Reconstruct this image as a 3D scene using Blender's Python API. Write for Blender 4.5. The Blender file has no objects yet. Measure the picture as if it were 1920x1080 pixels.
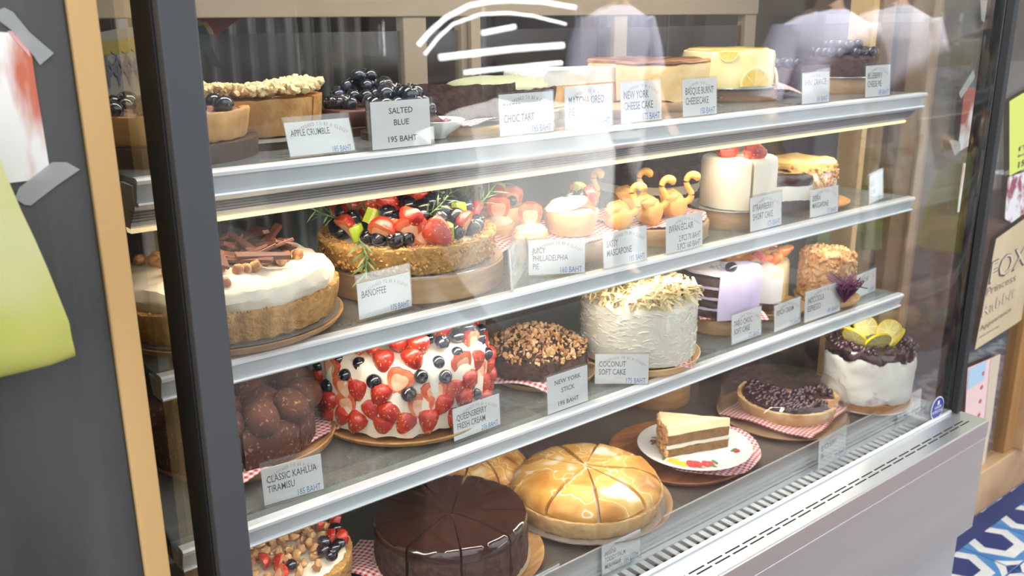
import bpy, bmesh, math, random
import numpy as np
from mathutils import Matrix, Vector, noise
from math import sin, cos, pi, radians as R
random.seed(7); rng = np.random.default_rng(7)
S = bpy.context.scene; COL = S.collection

# ------------------------------------------------------------------ camera
FPX = 1720.0
_a = np.array([2232, -525, 1720.]); _a /= np.linalg.norm(_a)
_d = np.array([45, 5830, 1720.]); _d /= np.linalg.norm(_d)
_d -= _a * _d.dot(_a); _d /= np.linalg.norm(_d)
_b = np.cross(_a, _d)
CAM = np.array([0, 0, 1.45])
cd = bpy.data.cameras.new('camera'); cam = bpy.data.objects.new('camera', cd); COL.objects.link(cam)
cd.sensor_width = 36; cd.lens = 36 * FPX / 1920; cd.clip_start = .02; cd.clip_end = 100
Rm = Matrix(((_a[0], -_a[1], -_a[2]), (_b[0], -_b[1], -_b[2]), (-_d[0], _d[1], _d[2])))
cam.matrix_world = Matrix.Translation(CAM) @ Rm.to_4x4()
cd.dof.use_dof = True; cd.dof.focus_distance = 1.08; cd.dof.aperture_fstop = 9.0
S.camera = cam
def ray(u, v):
    c = np.array([(u - 960) / FPX, (v - 540) / FPX, 1.]); return np.array([c @ _a, c @ _b, -(c @ _d)])
def on_z(u, v, z): r = ray(u, v); return CAM + r * ((z - CAM[2]) / r[2])
def on_y(u, v, y): r = ray(u, v); return CAM + r * (y / r[1])
def depth_of(p):
    w = np.array(p) - CAM; return w[0] * _a[2] + w[1] * _b[2] - w[2] * _d[2]
def fit(uL, uR, vb, z):
    P = on_z((uL + uR) / 2, vb, z); h = P - CAM; h[2] = 0; h /= np.linalg.norm(h); r = .1
    for _ in range(20):
        c = P + h * r; r = (uR - uL) / 2 / FPX * depth_of(c)
    return c, r
def fity(uL, uR, vb, y): return fit(uL, uR, vb, on_y((uL + uR) / 2, vb, y)[2])

# ------------------------------------------------------------------ world, lights, exposure
W = bpy.data.worlds.new('world'); S.world = W; W.use_nodes = True
bg = W.node_tree.nodes['Background']; bg.inputs[0].default_value = (.93, .97, 1, 1); bg.inputs[1].default_value = 2.3
S.view_settings.view_transform = 'Standard'; S.view_settings.look = 'None'; S.view_settings.gamma = 1
S.view_settings.use_curve_mapping = False; S.view_settings.exposure = 0.10
S.cycles.transparent_max_bounces = 40; S.cycles.max_bounces = 10; S.cycles.glossy_bounces = 6
S.cycles.sample_clamp_indirect = 6; S.cycles.caustics_reflective = False; S.cycles.caustics_refractive = False
S.cycles.use_denoising = True
def area(name, loc, rot, sx, sy, power, col):
    l = bpy.data.lights.new(name, 'AREA'); l.shape = 'RECTANGLE'; l.size = sx; l.size_y = sy; l.energy = power; l.color = col
    o = bpy.data.objects.new(name, l); COL.objects.link(o); o.location = loc; o.rotation_euler = rot; return o
area('case_top_light', (.98, .98, 1.71), (R(-8), 0, 0), 1.4, .10, 6.5, (1, .94, .84))
area('shelf_light', (.98, .93, 1.238), (R(12), 0, 0), 1.40, .02, 1.5, (1, .83, .60))
area('shelf_light', (.98, .92, 1.062), (R(14), 0, 0), 1.40, .012, 1.3, (1, .92, .80))  # added light to brighten the cakes, no lamp fitting under this shelf
area('shelf_light', (.98, .92, .866), (R(14), 0, 0), 1.40, .012, 1.8, (1, .92, .80))  # added light as well, the third shelf has no fitting either
sl = bpy.data.lights.new('sun', 'SUN'); sl.energy = 29; sl.angle = R(1.5); sl.color = (1, .97, .92)
so = bpy.data.objects.new('sun', sl); COL.objects.link(so); so.location = (2, 6, 8); so.rotation_euler = Vector((-.10, -.72, -1.15)).to_track_quat('-Z', 'Y').to_euler()
area('room_fill', (1.6, 2.0, 2.55), (0, 0, 0), .8, .8, 36, (1, .9, .75))  # added fill to brighten the planks behind the case, no lamp known

# ------------------------------------------------------------------ materials
_m = {}
def newmat(name):
    m = bpy.data.materials.new(name); m.use_nodes = True; nt = m.node_tree
    for n in list(nt.nodes): nt.nodes.remove(n)
    out = nt.nodes.new('ShaderNodeOutputMaterial'); return m, nt, out
def N(nt, t, **k):
    n = nt.nodes.new(t)
    for a, b in k.items():
        if a.startswith('i_'):
            n.inputs[a[2:].replace('_', ' ')].default_value = b
        else: setattr(n, a, b)
    return n
def c4(c): return (c[0], c[1], c[2], 1) if len(c) == 3 else c
def srgb(r, g, b): return tuple(((x / 255) / 12.92 if x / 255 < .04045 else ((x / 255 + .055) / 1.055) ** 2.4) for x in (r, g, b))
def pm(name, col, rough=.5, metal=0, bump=0, bs=60, col2=None, vs=12, detail=3, coat=0, sss=0, stretch=None, spec=.5,
       ramp=(.4, .6), emis=0, vor=False, bdist=.0035, trans=0):
    if name in _m: return _m[name]
    m, nt, out = newmat(name); p = N(nt, 'ShaderNodeBsdfPrincipled'); nt.links.new(p.outputs[0], out.inputs[0])
    p.inputs['Base Color'].default_value = c4(col); p.inputs['Roughness'].default_value = rough; p.inputs['Metallic'].default_value = metal
    p.inputs['Coat Weight'].default_value = coat; p.inputs['Coat Roughness'].default_value = .06; p.inputs['Specular IOR Level'].default_value = spec
    if sss: p.inputs['Subsurface Weight'].default_value = sss; p.inputs['Subsurface Scale'].default_value = .004
    if trans: p.inputs['Transmission Weight'].default_value = trans
    if emis: p.inputs['Emission Color'].default_value = c4(col); p.inputs['Emission Strength'].default_value = emis
    tc = N(nt, 'ShaderNodeTexCoord'); mp = N(nt, 'ShaderNodeMapping'); nt.links.new(tc.outputs['Object'], mp.inputs[0])
    if stretch: mp.inputs['Scale'].default_value = stretch
    if col2 is not None:
        if vor: n = N(nt, 'ShaderNodeTexVoronoi'); n.inputs['Scale'].default_value = vs; fo = n.outputs['Distance']
        else: n = N(nt, 'ShaderNodeTexNoise'); n.inputs['Scale'].default_value = vs; n.inputs['Detail'].default_value = detail; fo = n.outputs['Fac']
        nt.links.new(mp.outputs[0], n.inputs['Vector'])
        r = N(nt, 'ShaderNodeValToRGB'); r.color_ramp.elements[0].position = ramp[0]; r.color_ramp.elements[1].position = ramp[1]
        r.color_ramp.elements[0].color = c4(col); r.color_ramp.elements[1].color = c4(col2)
        nt.links.new(fo, r.inputs[0]); nt.links.new(r.outputs[0], p.inputs['Base Color'])
    if bump:
        n = N(nt, 'ShaderNodeTexNoise'); n.inputs['Scale'].default_value = bs; n.inputs['Detail'].default_value = 5
        nt.links.new(mp.outputs[0], n.inputs['Vector'])
        b = N(nt, 'ShaderNodeBump'); b.inputs['Strength'].default_value = bump; b.inputs['Distance'].default_value = bdist
        nt.links.new(n.outputs['Fac'], b.inputs['Height']); nt.links.new(b.outputs[0], p.inputs['Normal'])
    _m[name] = m; return m
def glassmat(name, tint=(1, 1, 1), ior=1.5, rough=0.0, haze=0.0):
    if name in _m: return _m[name]
    m, nt, out = newmat(name)
    g = N(nt, 'ShaderNodeNewGeometry'); mr = N(nt, 'ShaderNodeMapRange'); mr.inputs[3].default_value = ior; mr.inputs[4].default_value = 1 / ior
    nt.links.new(g.outputs['Backfacing'], mr.inputs[0])
    f = N(nt, 'ShaderNodeFresnel'); nt.links.new(mr.outputs[0], f.inputs[0])
    t = N(nt, 'ShaderNodeBsdfTransparent'); t.inputs[0].default_value = c4(tint)
    s = N(nt, 'ShaderNodeBsdfGlossy'); s.inputs['Roughness'].default_value = rough
    mx = N(nt, 'ShaderNodeMixShader'); nt.links.new(f.outputs[0], mx.inputs[0]); nt.links.new(t.outputs[0], mx.inputs[1]); nt.links.new(s.outputs[0], mx.inputs[2])
    last = mx
    if haze:
        dd = N(nt, 'ShaderNodeBsdfDiffuse'); dd.inputs[0].default_value = (.9, .92, .93, 1)
        m2 = N(nt, 'ShaderNodeMixShader'); m2.inputs[0].default_value = haze
        nt.links.new(mx.outputs[0], m2.inputs[1]); nt.links.new(dd.outputs[0], m2.inputs[2]); last = m2
    nt.links.new(last.outputs[0], out.inputs[0]); _m[name] = m; return m
def gingham(name, red=(.62, .03, .05), f=120):
    if name in _m: return _m[name]
    m, nt, out = newmat(name); p = N(nt, 'ShaderNodeBsdfPrincipled'); nt.links.new(p.outputs[0], out.inputs[0]); p.inputs['Roughness'].default_value = .9
    tc = N(nt, 'ShaderNodeTexCoord'); sx = N(nt, 'ShaderNodeSeparateXYZ'); nt.links.new(tc.outputs['Object'], sx.inputs[0]); outs = []
    for i in (0, 1):
        a = N(nt, 'ShaderNodeMath', operation='MULTIPLY'); a.inputs[1].default_value = f; nt.links.new(sx.outputs[i], a.inputs[0])
        b = N(nt, 'ShaderNodeMath', operation='FRACT'); nt.links.new(a.outputs[0], b.inputs[0])
        c = N(nt, 'ShaderNodeMath', operation='GREATER_THAN'); c.inputs[1].default_value = .5; nt.links.new(b.outputs[0], c.inputs[0]); outs.append(c)
    s = N(nt, 'ShaderNodeMath', operation='ADD'); nt.links.new(outs[0].outputs[0], s.inputs[0]); nt.links.new(outs[1].outputs[0], s.inputs[1])
    r = N(nt, 'ShaderNodeMapRange'); r.inputs[2].default_value = 2; nt.links.new(s.outputs[0], r.inputs[0])
    mx = N(nt, 'ShaderNodeMix', data_type='RGBA'); mx.inputs[6].default_value = (.85, .82, .8, 1); mx.inputs[7].default_value = c4(red)
    nt.links.new(r.outputs[0], mx.inputs[0]); nt.links.new(mx.outputs[2], p.inputs['Base Color']); _m[name] = m; return m

# ------------------------------------------------------------------ geometry: (V list/array, F list, M list or None)
def G(V, F, M=None): return [np.array(V, float).reshape(-1, 3), list(F), M]
def join(*gs):
    V = []; F = []; M = []; k = 0; anym = any(g[2] is not None for g in gs)
    for g in gs:
        V.append(g[0]); F += [tuple(i + k for i in f) for f in g[1]]; M += list(g[2]) if g[2] is not None else [0] * len(g[1]); k += len(g[0])
    return [np.concatenate(V), F, M if anym else None]
def setm(g, i): return [g[0], g[1], [i] * len(g[1])]
def rotm(rx=0, ry=0, rz=0): return np.array(Matrix.Rotation(rz, 3, 'Z') @ Matrix.Rotation(ry, 3, 'Y') @ Matrix.Rotation(rx, 3, 'X'))
def xf(g, t=(0, 0, 0), r=(0, 0, 0), s=1):
    V = g[0] * np.array(s); V = V @ rotm(*r).T + np.array(t); return [V, g[1], g[2]]
def xm(g, Mx): V = g[0] @ np.array(Mx.to_3x3()).T + np.array(Mx.translation); return [V, g[1], g[2]]
def box(cx, cy, cz, sx, sy, sz):
    x, y, z = sx / 2, sy / 2, sz / 2
    return G([(cx + i * x, cy + j * y, cz + k * z) for i in (-1, 1) for j in (-1, 1) for k in (-1, 1)],
             [(0, 1, 3, 2), (4, 6, 7, 5), (0, 4, 5, 1), (2, 3, 7, 6), (0, 2, 6, 4), (1, 5, 7, 3)])
def bb(x0, x1, y0, y1, z0, z1): return box((x0 + x1) / 2, (y0 + y1) / 2, (z0 + z1) / 2, abs(x1 - x0), abs(y1 - y0), abs(z1 - z0))
def rbox(g, w, seg=2):
    bm = bmesh.new(); vs = [bm.verts.new(v) for v in g[0]]
    for f in g[1]: bm.faces.new([vs[i] for i in f])
    bmesh.ops.recalc_face_normals(bm, faces=bm.faces)
    bmesh.ops.bevel(bm, geom=bm.edges[:], offset=w, segments=seg, affect='EDGES', profile=.5)
    bm.verts.index_update(); r = G([v.co[:] for v in bm.verts], [tuple(v.index for v in f.verts) for f in bm.faces]); bm.free(); return r
def prism(poly, z0, z1):
    n = len(poly); V = [(x, y, z0) for x, y in poly] + [(x, y, z1) for x, y in poly]
    return G(V, [tuple(range(n))[::-1], tuple(range(n, 2 * n))] + [(i, (i + 1) % n, n + (i + 1) % n, n + i) for i in range(n)])
def lathe(prof, n=40, a0=0, a1=2 * pi, rf=None):
    """prof: (r,z) from bottom axis round to top axis"""
    full = abs(a1 - a0 - 2 * pi) < 1e-6; m = len(prof); k = n if full else n + 1; V = []; F = []
    for i in range(k):
        a = a0 + (a1 - a0) * i / n
        for (r, z) in prof:
            rr = r * (rf(a, z, r) if rf else 1); V.append((rr * cos(a), rr * sin(a), z))
    for i in range(n):
        j = (i + 1) % k
        for q in range(m - 1): F.append((i * m + q, j * m + q, j * m + q + 1, i * m + q + 1))
    if not full:
        F.append(tuple(range(m))); F.append(tuple(range((k - 1) * m, k * m))[::-1])
    return G(V, F)
def wedge(prof, a0, a1, n=16, gap=0, rf=None):
    g = lathe(prof, n, a0, a1, rf); am = (a0 + a1) / 2
    if gap: g[0] = g[0] + np.array([cos(am), sin(am), 0]) * gap
    return g
def disp(g, amp, fr, seed=0, zonly=False, mask=None):
    V = g[0].copy(); c = V.mean(0)
    for i, v in enumerate(V):
        if mask and not mask(v): continue
        q = noise.turbulence_vector(Vector((v[0] * fr + seed, v[1] * fr, v[2] * fr)), 3, False)
        if zonly: V[i][2] += q[2] * amp
        else: V[i] += np.array(q) * amp
    return [V, g[1], g[2]]
def ico(sub=2, r=1):
    bm = bmesh.new(); bmesh.ops.create_icosphere(bm, subdivisions=sub, radius=r); bm.verts.index_update()
    g = G([v.co[:] for v in bm.verts], [tuple(v.index for v in f.verts) for f in bm.faces]); bm.free(); return g
ICO = {i: ico(i) for i in (1, 2, 3)}
def blob(sx, sy, sz, sub=2, amp=.0, fr=40, seed=0): g = xf(ICO[sub], s=(sx, sy, sz)); return disp(g, amp, fr, seed) if amp else g
def tube(path, rad, n=8, cap=True, flat=1):
    P = [Vector(p) for p in path]; m = len(P); rr = rad if hasattr(rad, '__len__') else [rad] * m; V = []; F = []; up = Vector((0, 0, 1))
    for i, p in enumerate(P):
        t = (P[min(i + 1, m - 1)] - P[max(i - 1, 0)]).normalized(); a = t.cross(up)
        if a.length < 1e-3: a = t.cross(Vector((0, 1, 0)))
        a.normalize(); b = t.cross(a)
        for k in range(n):
            w = 2 * pi * k / n; V.append(tuple(p + a * cos(w) * rr[i] + b * sin(w) * rr[i] * flat))
    for i in range(m - 1):
        for k in range(n): F.append((i * n + k, i * n + (k + 1) % n, (i + 1) * n + (k + 1) % n, (i + 1) * n + k))
    if cap: F.append(tuple(range(n))[::-1]); F.append(tuple(range((m - 1) * n, m * n)))
    return G(V, F)
def smoothp(P, k=4):
    P = [np.array(p, float) for p in P]; P = [2 * P[0] - P[1]] + P + [2 * P[-1] - P[-2]]; out = []
    for i in range(1, len(P) - 2):
        for j in range(k):
            t = j / k; a, b, c, d = P[i - 1:i + 3]; out.append(tuple(.5 * (2 * b + (c - a) * t + (2 * a - 5 * b + 4 * c - d) * t * t + (3 * b - a - 3 * c + d) * t ** 3)))
    return out + [tuple(P[-2])]
def grid(w, h, nx, ny, fz=None):
    V = []; F = []
    for j in range(ny + 1):
        for i in range(nx + 1):
            x = -w / 2 + w * i / nx; y = -h / 2 + h * j / ny; V.append((x, y, fz(x, y) if fz else 0))
    for j in range(ny):
        for i in range(nx): a = j * (nx + 1) + i; F.append((a, a + 1, a + nx + 2, a + nx + 1))
    return G(V, F)
def thick(g, t):
    n = len(g[0]); V = np.concatenate([g[0], g[0] - np.array([0, 0, t])]); F = list(g[1]) + [tuple(i + n for i in f[::-1]) for f in g[1]]
    from collections import Counter
    E = Counter()
    for f in g[1]:
        for a, b in zip(f, f[1:] + f[:1]): E[(a, b)] += 1
    for (a, b) in list(E):
        if (b, a) not in E: F.append((b, a, a + n, b + n))
    return [V, F, None]
def scatter(base, mats): return join(*[xm(base[i % len(base)], m) for i, m in enumerate(mats)])
def TM(t, r=(0, 0, 0), s=1):
    sc = (s, s, s) if not hasattr(s, '__len__') else s
    return Matrix.Translation(t) @ Matrix(rotm(*r).tolist()).to_4x4() @ Matrix.Diagonal((*sc, 1))
def rr3(a=pi): return (random.uniform(-a, a), random.uniform(-a, a), random.uniform(-pi, pi))

def mesh(name, g, mats, smooth=True):
    me = bpy.data.meshes.new(name); me.from_pydata(g[0].tolist(), [], [tuple(int(i) for i in f) for f in g[1]])
    for m in (mats if isinstance(mats, (list, tuple)) else [mats]): me.materials.append(m)
    if g[2] is not None: me.polygons.foreach_set('material_index', g[2])
    bm = bmesh.new(); bm.from_mesh(me); bmesh.ops.recalc_face_normals(bm, faces=bm.faces); bm.to_mesh(me); bm.free()
    if smooth:
        me.polygons.foreach_set('use_smooth', [True] * len(me.polygons))
        me.set_sharp_from_angle(angle=R(smooth if smooth is not True else 40))
    me.update(); return me
def ob(name, g, mats, parent=None, loc=(0, 0, 0), rot=(0, 0, 0), smooth=True, kind=None, label=None):
    me = g if isinstance(g, bpy.types.Mesh) else mesh(name, g, mats, smooth)
    o = bpy.data.objects.new(name, me); COL.objects.link(o); o.location = loc; o.rotation_euler = rot
    if parent: o.parent = parent
    if kind: o['kind'] = kind
    if label: o['label'] = label
    return o
def tag(o, label, cat, group=None):
    o['label'] = label; o['category'] = cat
    if group: o['group'] = group
    return o
def thing(name, label, cat, loc=(0, 0, 0), rz=0, group=None):
    o = bpy.data.objects.new(name, None); COL.objects.link(o); o.location = loc; o.rotation_euler = (0, 0, rz); o.empty_display_size = .05
    return tag(o, label, cat, group)
def struct(name, g, m, smooth=True, loc=(0, 0, 0)): return ob(name, g, m, kind='structure', smooth=smooth, loc=loc)
def dup(o, parent=None, loc=None, rz=None):
    c = o.copy(); COL.objects.link(c)
    if parent is not None: c.parent = parent
    if loc is not None: c.location = loc
    if rz is not None: c.rotation_euler = (0, 0, rz)
    for ch in list(o.children): dup(ch, c)
    return c
# text as mesh geometry in the local x-z plane, facing -y
def textg(s, size, cond=.72, bold=0, align='LEFT', shear=0):
    cu = bpy.data.curves.new('t', 'FONT'); cu.body = s; cu.size = size; cu.align_x = align; cu.offset = bold * size; cu.shear = shear; cu.resolution_u = 2
    o = bpy.data.objects.new('t', cu); me = bpy.data.meshes.new_from_object(o)
    g = G([v.co[:] for v in me.vertices] or [(0, 0, 0)], [tuple(p.vertices) for p in me.polygons])
    bpy.data.objects.remove(o); bpy.data.curves.remove(cu); bpy.data.meshes.remove(me)
    V = g[0]; return [np.stack([V[:, 0] * cond, 0 * V[:, 0], V[:, 1]], 1), g[1], None]
_arc = {}
def arc_text(s, size, R_, cond=.7, key=None):
    k = (s, round(size, 4), round(R_, 3))
    if k in _arc: return _arc[k]
    gs = []; x = 0; ws = []
    for ch in s:
        if ch == ' ': ws.append((None, size * .35)); continue
        g = textg(ch, size, cond); w = g[0][:, 0].max() + size * .16; ws.append((g, w))
    tot = sum(w for _, w in ws)
    for g, w in ws:
        if g is not None:
            a = (x + w / 2 - tot / 2) / R_; gg = xf(g, (-w / 2, 0, 0)); gs.append(xf(xf(gg, r=(0, a, 0)), (R_ * sin(a), 0, R_ * cos(a) - R_)))
        x += w
    _arc[k] = join(*gs); return _arc[k]
# ------------------------------------------------------------------ material library
GLASS = glassmat('clear_glass', (.985, .995, .99), haze=.004); GLASS_S = glassmat('shelf_glass', (.80, .86, .84), haze=.10)
ACR = glassmat('acrylic', (.985, .99, .99), haze=.012); BOWL = glassmat('bowl_glass', (.95, .97, .97), haze=.03)
WRAP = glassmat('cling_film', (.98, .98, .98), rough=.08, haze=.03)
BLACKP = pm('black_door_frame', (.075, .08, .088), .32, bump=.06, bs=30, stretch=(1, 1, .1)); BLACKG = pm('gloss_black', (.01, .01, .012), .12, coat=.6)
MATTE = pm('matte_black', (.012, .013, .015), .6); ALU = pm('brushed_aluminium', (.72, .75, .77), .38, .55, bump=.03, bs=200, stretch=(.02, 1, 1))
ALUW = pm('pale_aluminium_lip', (.93, .95, .96), .3, .2); RAIL = pm('grey_rail_insert', (.64, .69, .71), .45, 0)
STEEL = pm('brushed_steel', (.66, .66, .65), .40, .6, bump=.05, bs=150, stretch=(.03, 1, 1), col2=(.56, .56, .55), vs=5)
STEELK = pm('kerb_steel', (.70, .71, .71), .3, .7, bump=.04, bs=160, stretch=(.03, 1, 1)); DARK = pm('dark_slot', (.015, .02, .022), .7)
TAN = pm('tan_powder_frame', (.36, .29, .21), .5); TAND = pm('tan_dark_edge', (.12, .10, .08), .5)
WOOD = pm('honey_wood', (.76, .49, .21), .5, bump=.08, bs=60, col2=(.60, .37, .15), vs=14, stretch=(1, 1, .12), ramp=(.35, .7))
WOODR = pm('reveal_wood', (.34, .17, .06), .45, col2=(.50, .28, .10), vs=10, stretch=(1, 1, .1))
DOORW = pm('pale_door_wood', (.62, .40, .22), .55, bump=.1, bs=50, col2=(.40, .24, .13), vs=6, detail=6, ramp=(.4, .75))
BLACKW = pm('black_painted_wood', (.048, .050, .052), .5, bump=.7, bs=70, stretch=(1, 1, .14), col2=(.085, .086, .086), vs=9, detail=8, bdist=.004)
def woodm(name, a, b, sc=(1, 8, 8)): return pm(name, a, .5, bump=.08, bs=60, col2=b, vs=9, stretch=sc, detail=4, ramp=(.35, .68), coat=.15)
WPLATE = woodm('acacia_plate', (.42, .20, .07), (.66, .38, .15)); WPALE = woodm('pale_drum_wood', (.50, .32, .17), (.36, .22, .12), (2, 2, 9))
WDARK = woodm('dark_plate_wood', (.20, .07, .025), (.42, .18, .06)); BOXB = pm('dark_brown_box', (.075, .038, .026), .4)
TIN = pm('silver_cake_board', (.75, .75, .76), .25, .8); WHITEB = pm('white_china', (.88, .87, .84), .18, coat=.5)
CREAM = pm('whipped_cream', (.84, .775, .64), .5, sss=.15, bump=.12, bs=40); CREAMW = pm('white_cream', (.86, .845, .80), .45, sss=.1, bump=.15, bs=50)
CRUST = pm('biscuit_crust', (.66, .38, .13), .8, bump=.9, bs=220, col2=(.44, .22, .06), vs=90, ramp=(.38, .7), detail=5)
CRUSTP = pm('pale_pastry', (.80, .54, .26), .65, bump=.4, bs=120, col2=(.60, .33, .12), vs=35, ramp=(.4, .75))
CRUMB = pm('butter_crumble', (.90, .74, .42), .8, bump=.5, bs=200, col2=(.74, .52, .22), vs=60, ramp=(.42, .75))
CHOC = pm('chocolate_glaze', (.028, .010, .006), .16, coat=.7, bump=.03, bs=14); CHOCS = pm('dark_sponge', (.045, .020, .014), .85, bump=.9, bs=160, col2=(.085, .042, .03), vs=80, detail=4)
MILK = pm('milk_chocolate', (.075, .026, .016), .5, bump=.2, bs=80, col2=(.12, .045, .028), vs=60)
COCOA = pm('cocoa_powder', (.075, .022, .010), .95, bump=.5, bs=260, col2=(.26, .14, .07), vs=200, ramp=(.58, .68), detail=6)
BLUEB = pm('blueberry_skin', (.006, .007, .014), .2, coat=.8, col2=(.05, .065, .12), vs=45, ramp=(.5, .8), bump=.05, bs=60)
STRAW = pm('strawberry_skin', (.42, .014, .010), .24, coat=.45, bump=.5, bs=300, col2=(.66, .075, .02), vs=36, ramp=(.42, .72), sss=.08)
STRAWC = pm('strawberry_flesh', (.72, .10, .04), .35, coat=.4, col2=(.84, .26, .12), vs=60, sss=.1); STRAWI = pm('strawberry_heart', (.90, .42, .24), .35, coat=.4, col2=(.94, .66, .46), vs=70); SEED = pm('seed', (.7, .45, .12), .5)
KIWI = pm('kiwi_flesh', (.33, .47, .03), .25, coat=.5, col2=(.50, .60, .08), vs=50, sss=.1, stretch=(1, 1, .2)); KSEED = pm('kiwi_core', (.66, .68, .25), .3, coat=.4)
LEAF = pm('rosemary_leaf', (.055, .12, .035), .5, col2=(.16, .25, .10), vs=60); NUT = pm('hazelnut', (.36, .15, .06), .5, bump=.2, bs=150, col2=(.62, .38, .17), vs=90, ramp=(.5, .62))
ALMOND = pm('almond_flake', (.74, .48, .25), .6, col2=(.52, .24, .09), vs=70); NUTD = pm('toasted_nut', (.50, .23, .08), .55, col2=(.72, .46, .22), vs=60, bump=.3, bs=200)
TOAST = pm('toasted_meringue', (.92, .88, .78), .35, col2=(.62, .29, .055), vs=22, ramp=(.36, .62), detail=2, coat=.1, bump=.1, bs=40)
TOASTG = pm('golden_meringue', (.88, .60, .22), .55, col2=(.58, .27, .05), vs=16, ramp=(.32, .75), detail=2, coat=.12, bump=.12, bs=30)
SPONGE = pm('vanilla_sponge', (.86, .68, .36), .85, bump=.5, bs=180); GOLDC = pm('golden_cream', (.88, .58, .22), .5, bump=.15, bs=50)
CARROT = pm('carrot_sponge', (.24, .125, .045), .85, bump=.8, bs=150, col2=(.16, .09, .035), vs=110); LAV = pm('taro_cream', (.66, .57, .80), .45, bump=.06, bs=20)
YELL = pm('orange_jelly_mousse', (.93, .80, .36), .3, coat=.5, bump=.05, bs=20, col2=(.95, .86, .50), vs=14); ORANGE = pm('orange_flesh', (.93, .52, .05), .3, coat=.5, col2=(.97, .68, .12), vs=60)
PITH = pm('orange_pith', (.95, .80, .40), .4, coat=.3); LEMON = pm('lemon_flesh', (.90, .80, .28), .25, coat=.5, col2=(.80, .72, .30), vs=50); LEMONR = pm('lemon_rind', (.93, .66, .02), .4, bump=.3, bs=300)
BERRYJ = pm('berry_compote', (.018, .006, .016), .15, coat=.9, bump=.6, bs=90, col2=(.045, .008, .020), vs=60); BURNT = pm('burnt_top', (.12, .035, .014), .45, col2=(.42, .18, .05), vs=12, bump=.2, bs=40)
CHEESE = pm('baked_cheesecake', (.85, .56, .24), .6, bump=.3, bs=70, col2=(.92, .70, .38), vs=30); MATCHA = pm('matcha_cream', (.42, .45, .28), .5, bump=.1, bs=60)
PEACH = pm('peach', (.93, .42, .06), .22, coat=.7, col2=(.90, .20, .03), vs=30, sss=.1); CHOUX = pm('choux_pastry', (.84, .52, .19), .5, bump=.25, bs=50, col2=(.68, .35, .10), vs=25, ramp=(.35, .75))
GING = gingham('red_gingham'); PURPLE = pm('purple_tassel', (.16, .03, .12), .8); GREENC = pm('olive_cloth', (.15, .17, .045), .9, bump=.3, bs=60)
PAPER = pm('card_paper', (.90, .90, .885), .7); PRINT = pm('dark_print', (.085, .09, .11), .7); PRINTB = pm('blue_print', (.12, .22, .55), .7); PRINTR = pm('red_print', (.55, .14, .12), .7)
COCO = pm('coconut_cream', (.86, .81, .68), .6, bump=.35, bs=140); COCOY = pm('coconut_ribbon', (.90, .74, .40), .55)

# ------------------------------------------------------------------ setting
zA, zB, zC, zD = 1.3076, 1.11, .914, .675
YF = .88
# street: apron of patterned blue tiles, red brick pavement, road, facade over the road
struct('floor', bb(-3, 6, .28, 1.045, -.1, -.006), pm('grout', (.10, .14, .25), .8), False)
FL = bpy.data.objects['floor']
TB = pm('tile_blue', (.055, .21, .50), .35, col2=(.075, .27, .56), vs=8); TW = pm('tile_white', (.80, .81, .80), .35, col2=(.70, .72, .72), vs=20); TN = pm('tile_navy', (.012, .035, .17), .35)
def hexa(r, z, sx=1): return [(r * cos(pi * k / 3) * sx, r * sin(pi * k / 3), z) for k in range(6)]
s = .197
tile = rbox(bb(-s / 2, s / 2, -s / 2, s / 2, -.008, 0), .0012, 1); tile[2] = [0] * len(tile[1])
h1 = hexa(.088, .0003); h2 = hexa(.052, .0006)
ring = G(h1 + [(x * .6, y * .6, .0003) for x, y, z in h1], [(i, (i + 1) % 6, 6 + (i + 1) % 6, 6 + i) for i in range(6)], [1] * 6)
hx = G(h2, [tuple(range(6))], [2])
cor = []
for sx in (-1, 1):
    for sy in (-1, 1):
        e = s / 2 - .0008; m_ = [1, 2]
        cor.append(G([(sx * e, sy * e, .0003), (sx * (e - .062), sy * e, .0003), (sx * (e - .03), sy * (e - .022), .0003), (sx * e, sy * (e - .05), .0003)], [(0, 1, 2, 3)], [1]))
        cor.append(G([(sx * e, sy * e, .0006), (sx * (e - .03), sy * e, .0006), (sx * e, sy * (e - .018), .0006)], [(0, 1, 2)], [2]))
tm = mesh('tile', join(tile, ring, hx, *cor), [TB, TW, TN], False)
for i in range(14):
    for j in range(3): ob('tile', tm, None, FL, loc=(1.72 + i * .2, .965 - .2 * j - .02, 0))
ob('border_strip', bb(1.6, 6, .985 + .0, 1.04, -.005, .001), TN, FL, smooth=False)
BRICK = pm('red_paver', (.20, .085, .07), .75, bump=.3, bs=60, col2=(.27, .13, .11), vs=9)
pv = struct('path', bb(-3, 9, -2.3, .28, -.1, -.008), pm('paver_joint', (.05, .04, .04), .9), False)
bk = mesh('paver', rbox(bb(-.098, .098, -.098, .098, -.008, 0), .003, 1), BRICK, False)
for i in range(30):
    for j in range(6): ob('paver', bk, None, pv, loc=(.9 + i * .2 + (j % 2) * .1, .18 - .2 * j, 0))
struct('road', bb(-8, 44, -12, -2.3, -.2, -.1), pm('asphalt', (.05, .05, .052), .9, bump=.4, bs=80), False)
fw = struct('wall_street', bb(-8, 44, -12.2, -12, -.2, 5.0), pm('street_facade', (.035, .033, .03), .8, col2=(.06, .057, .055), vs=.8), False)
for i in range(7): ob('shutter', rbox(bb(-.95, .95, -.04, .04, -1.2, 1.2), .01), pm('street_shutter', (.02, .022, .025), .5, col2=(.05, .05, .055), vs=2), fw, loc=(-6 + i * 2.9, -11.95, 1.1), smooth=False)
struct('shade_slab', bb(-6, 9, .35, 9, 2.6, 2.7), pm('shade_slab_grey', (.25, .24, .22), .8), False)  # unseen slab added to shade the shop front from sky and sun
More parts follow.
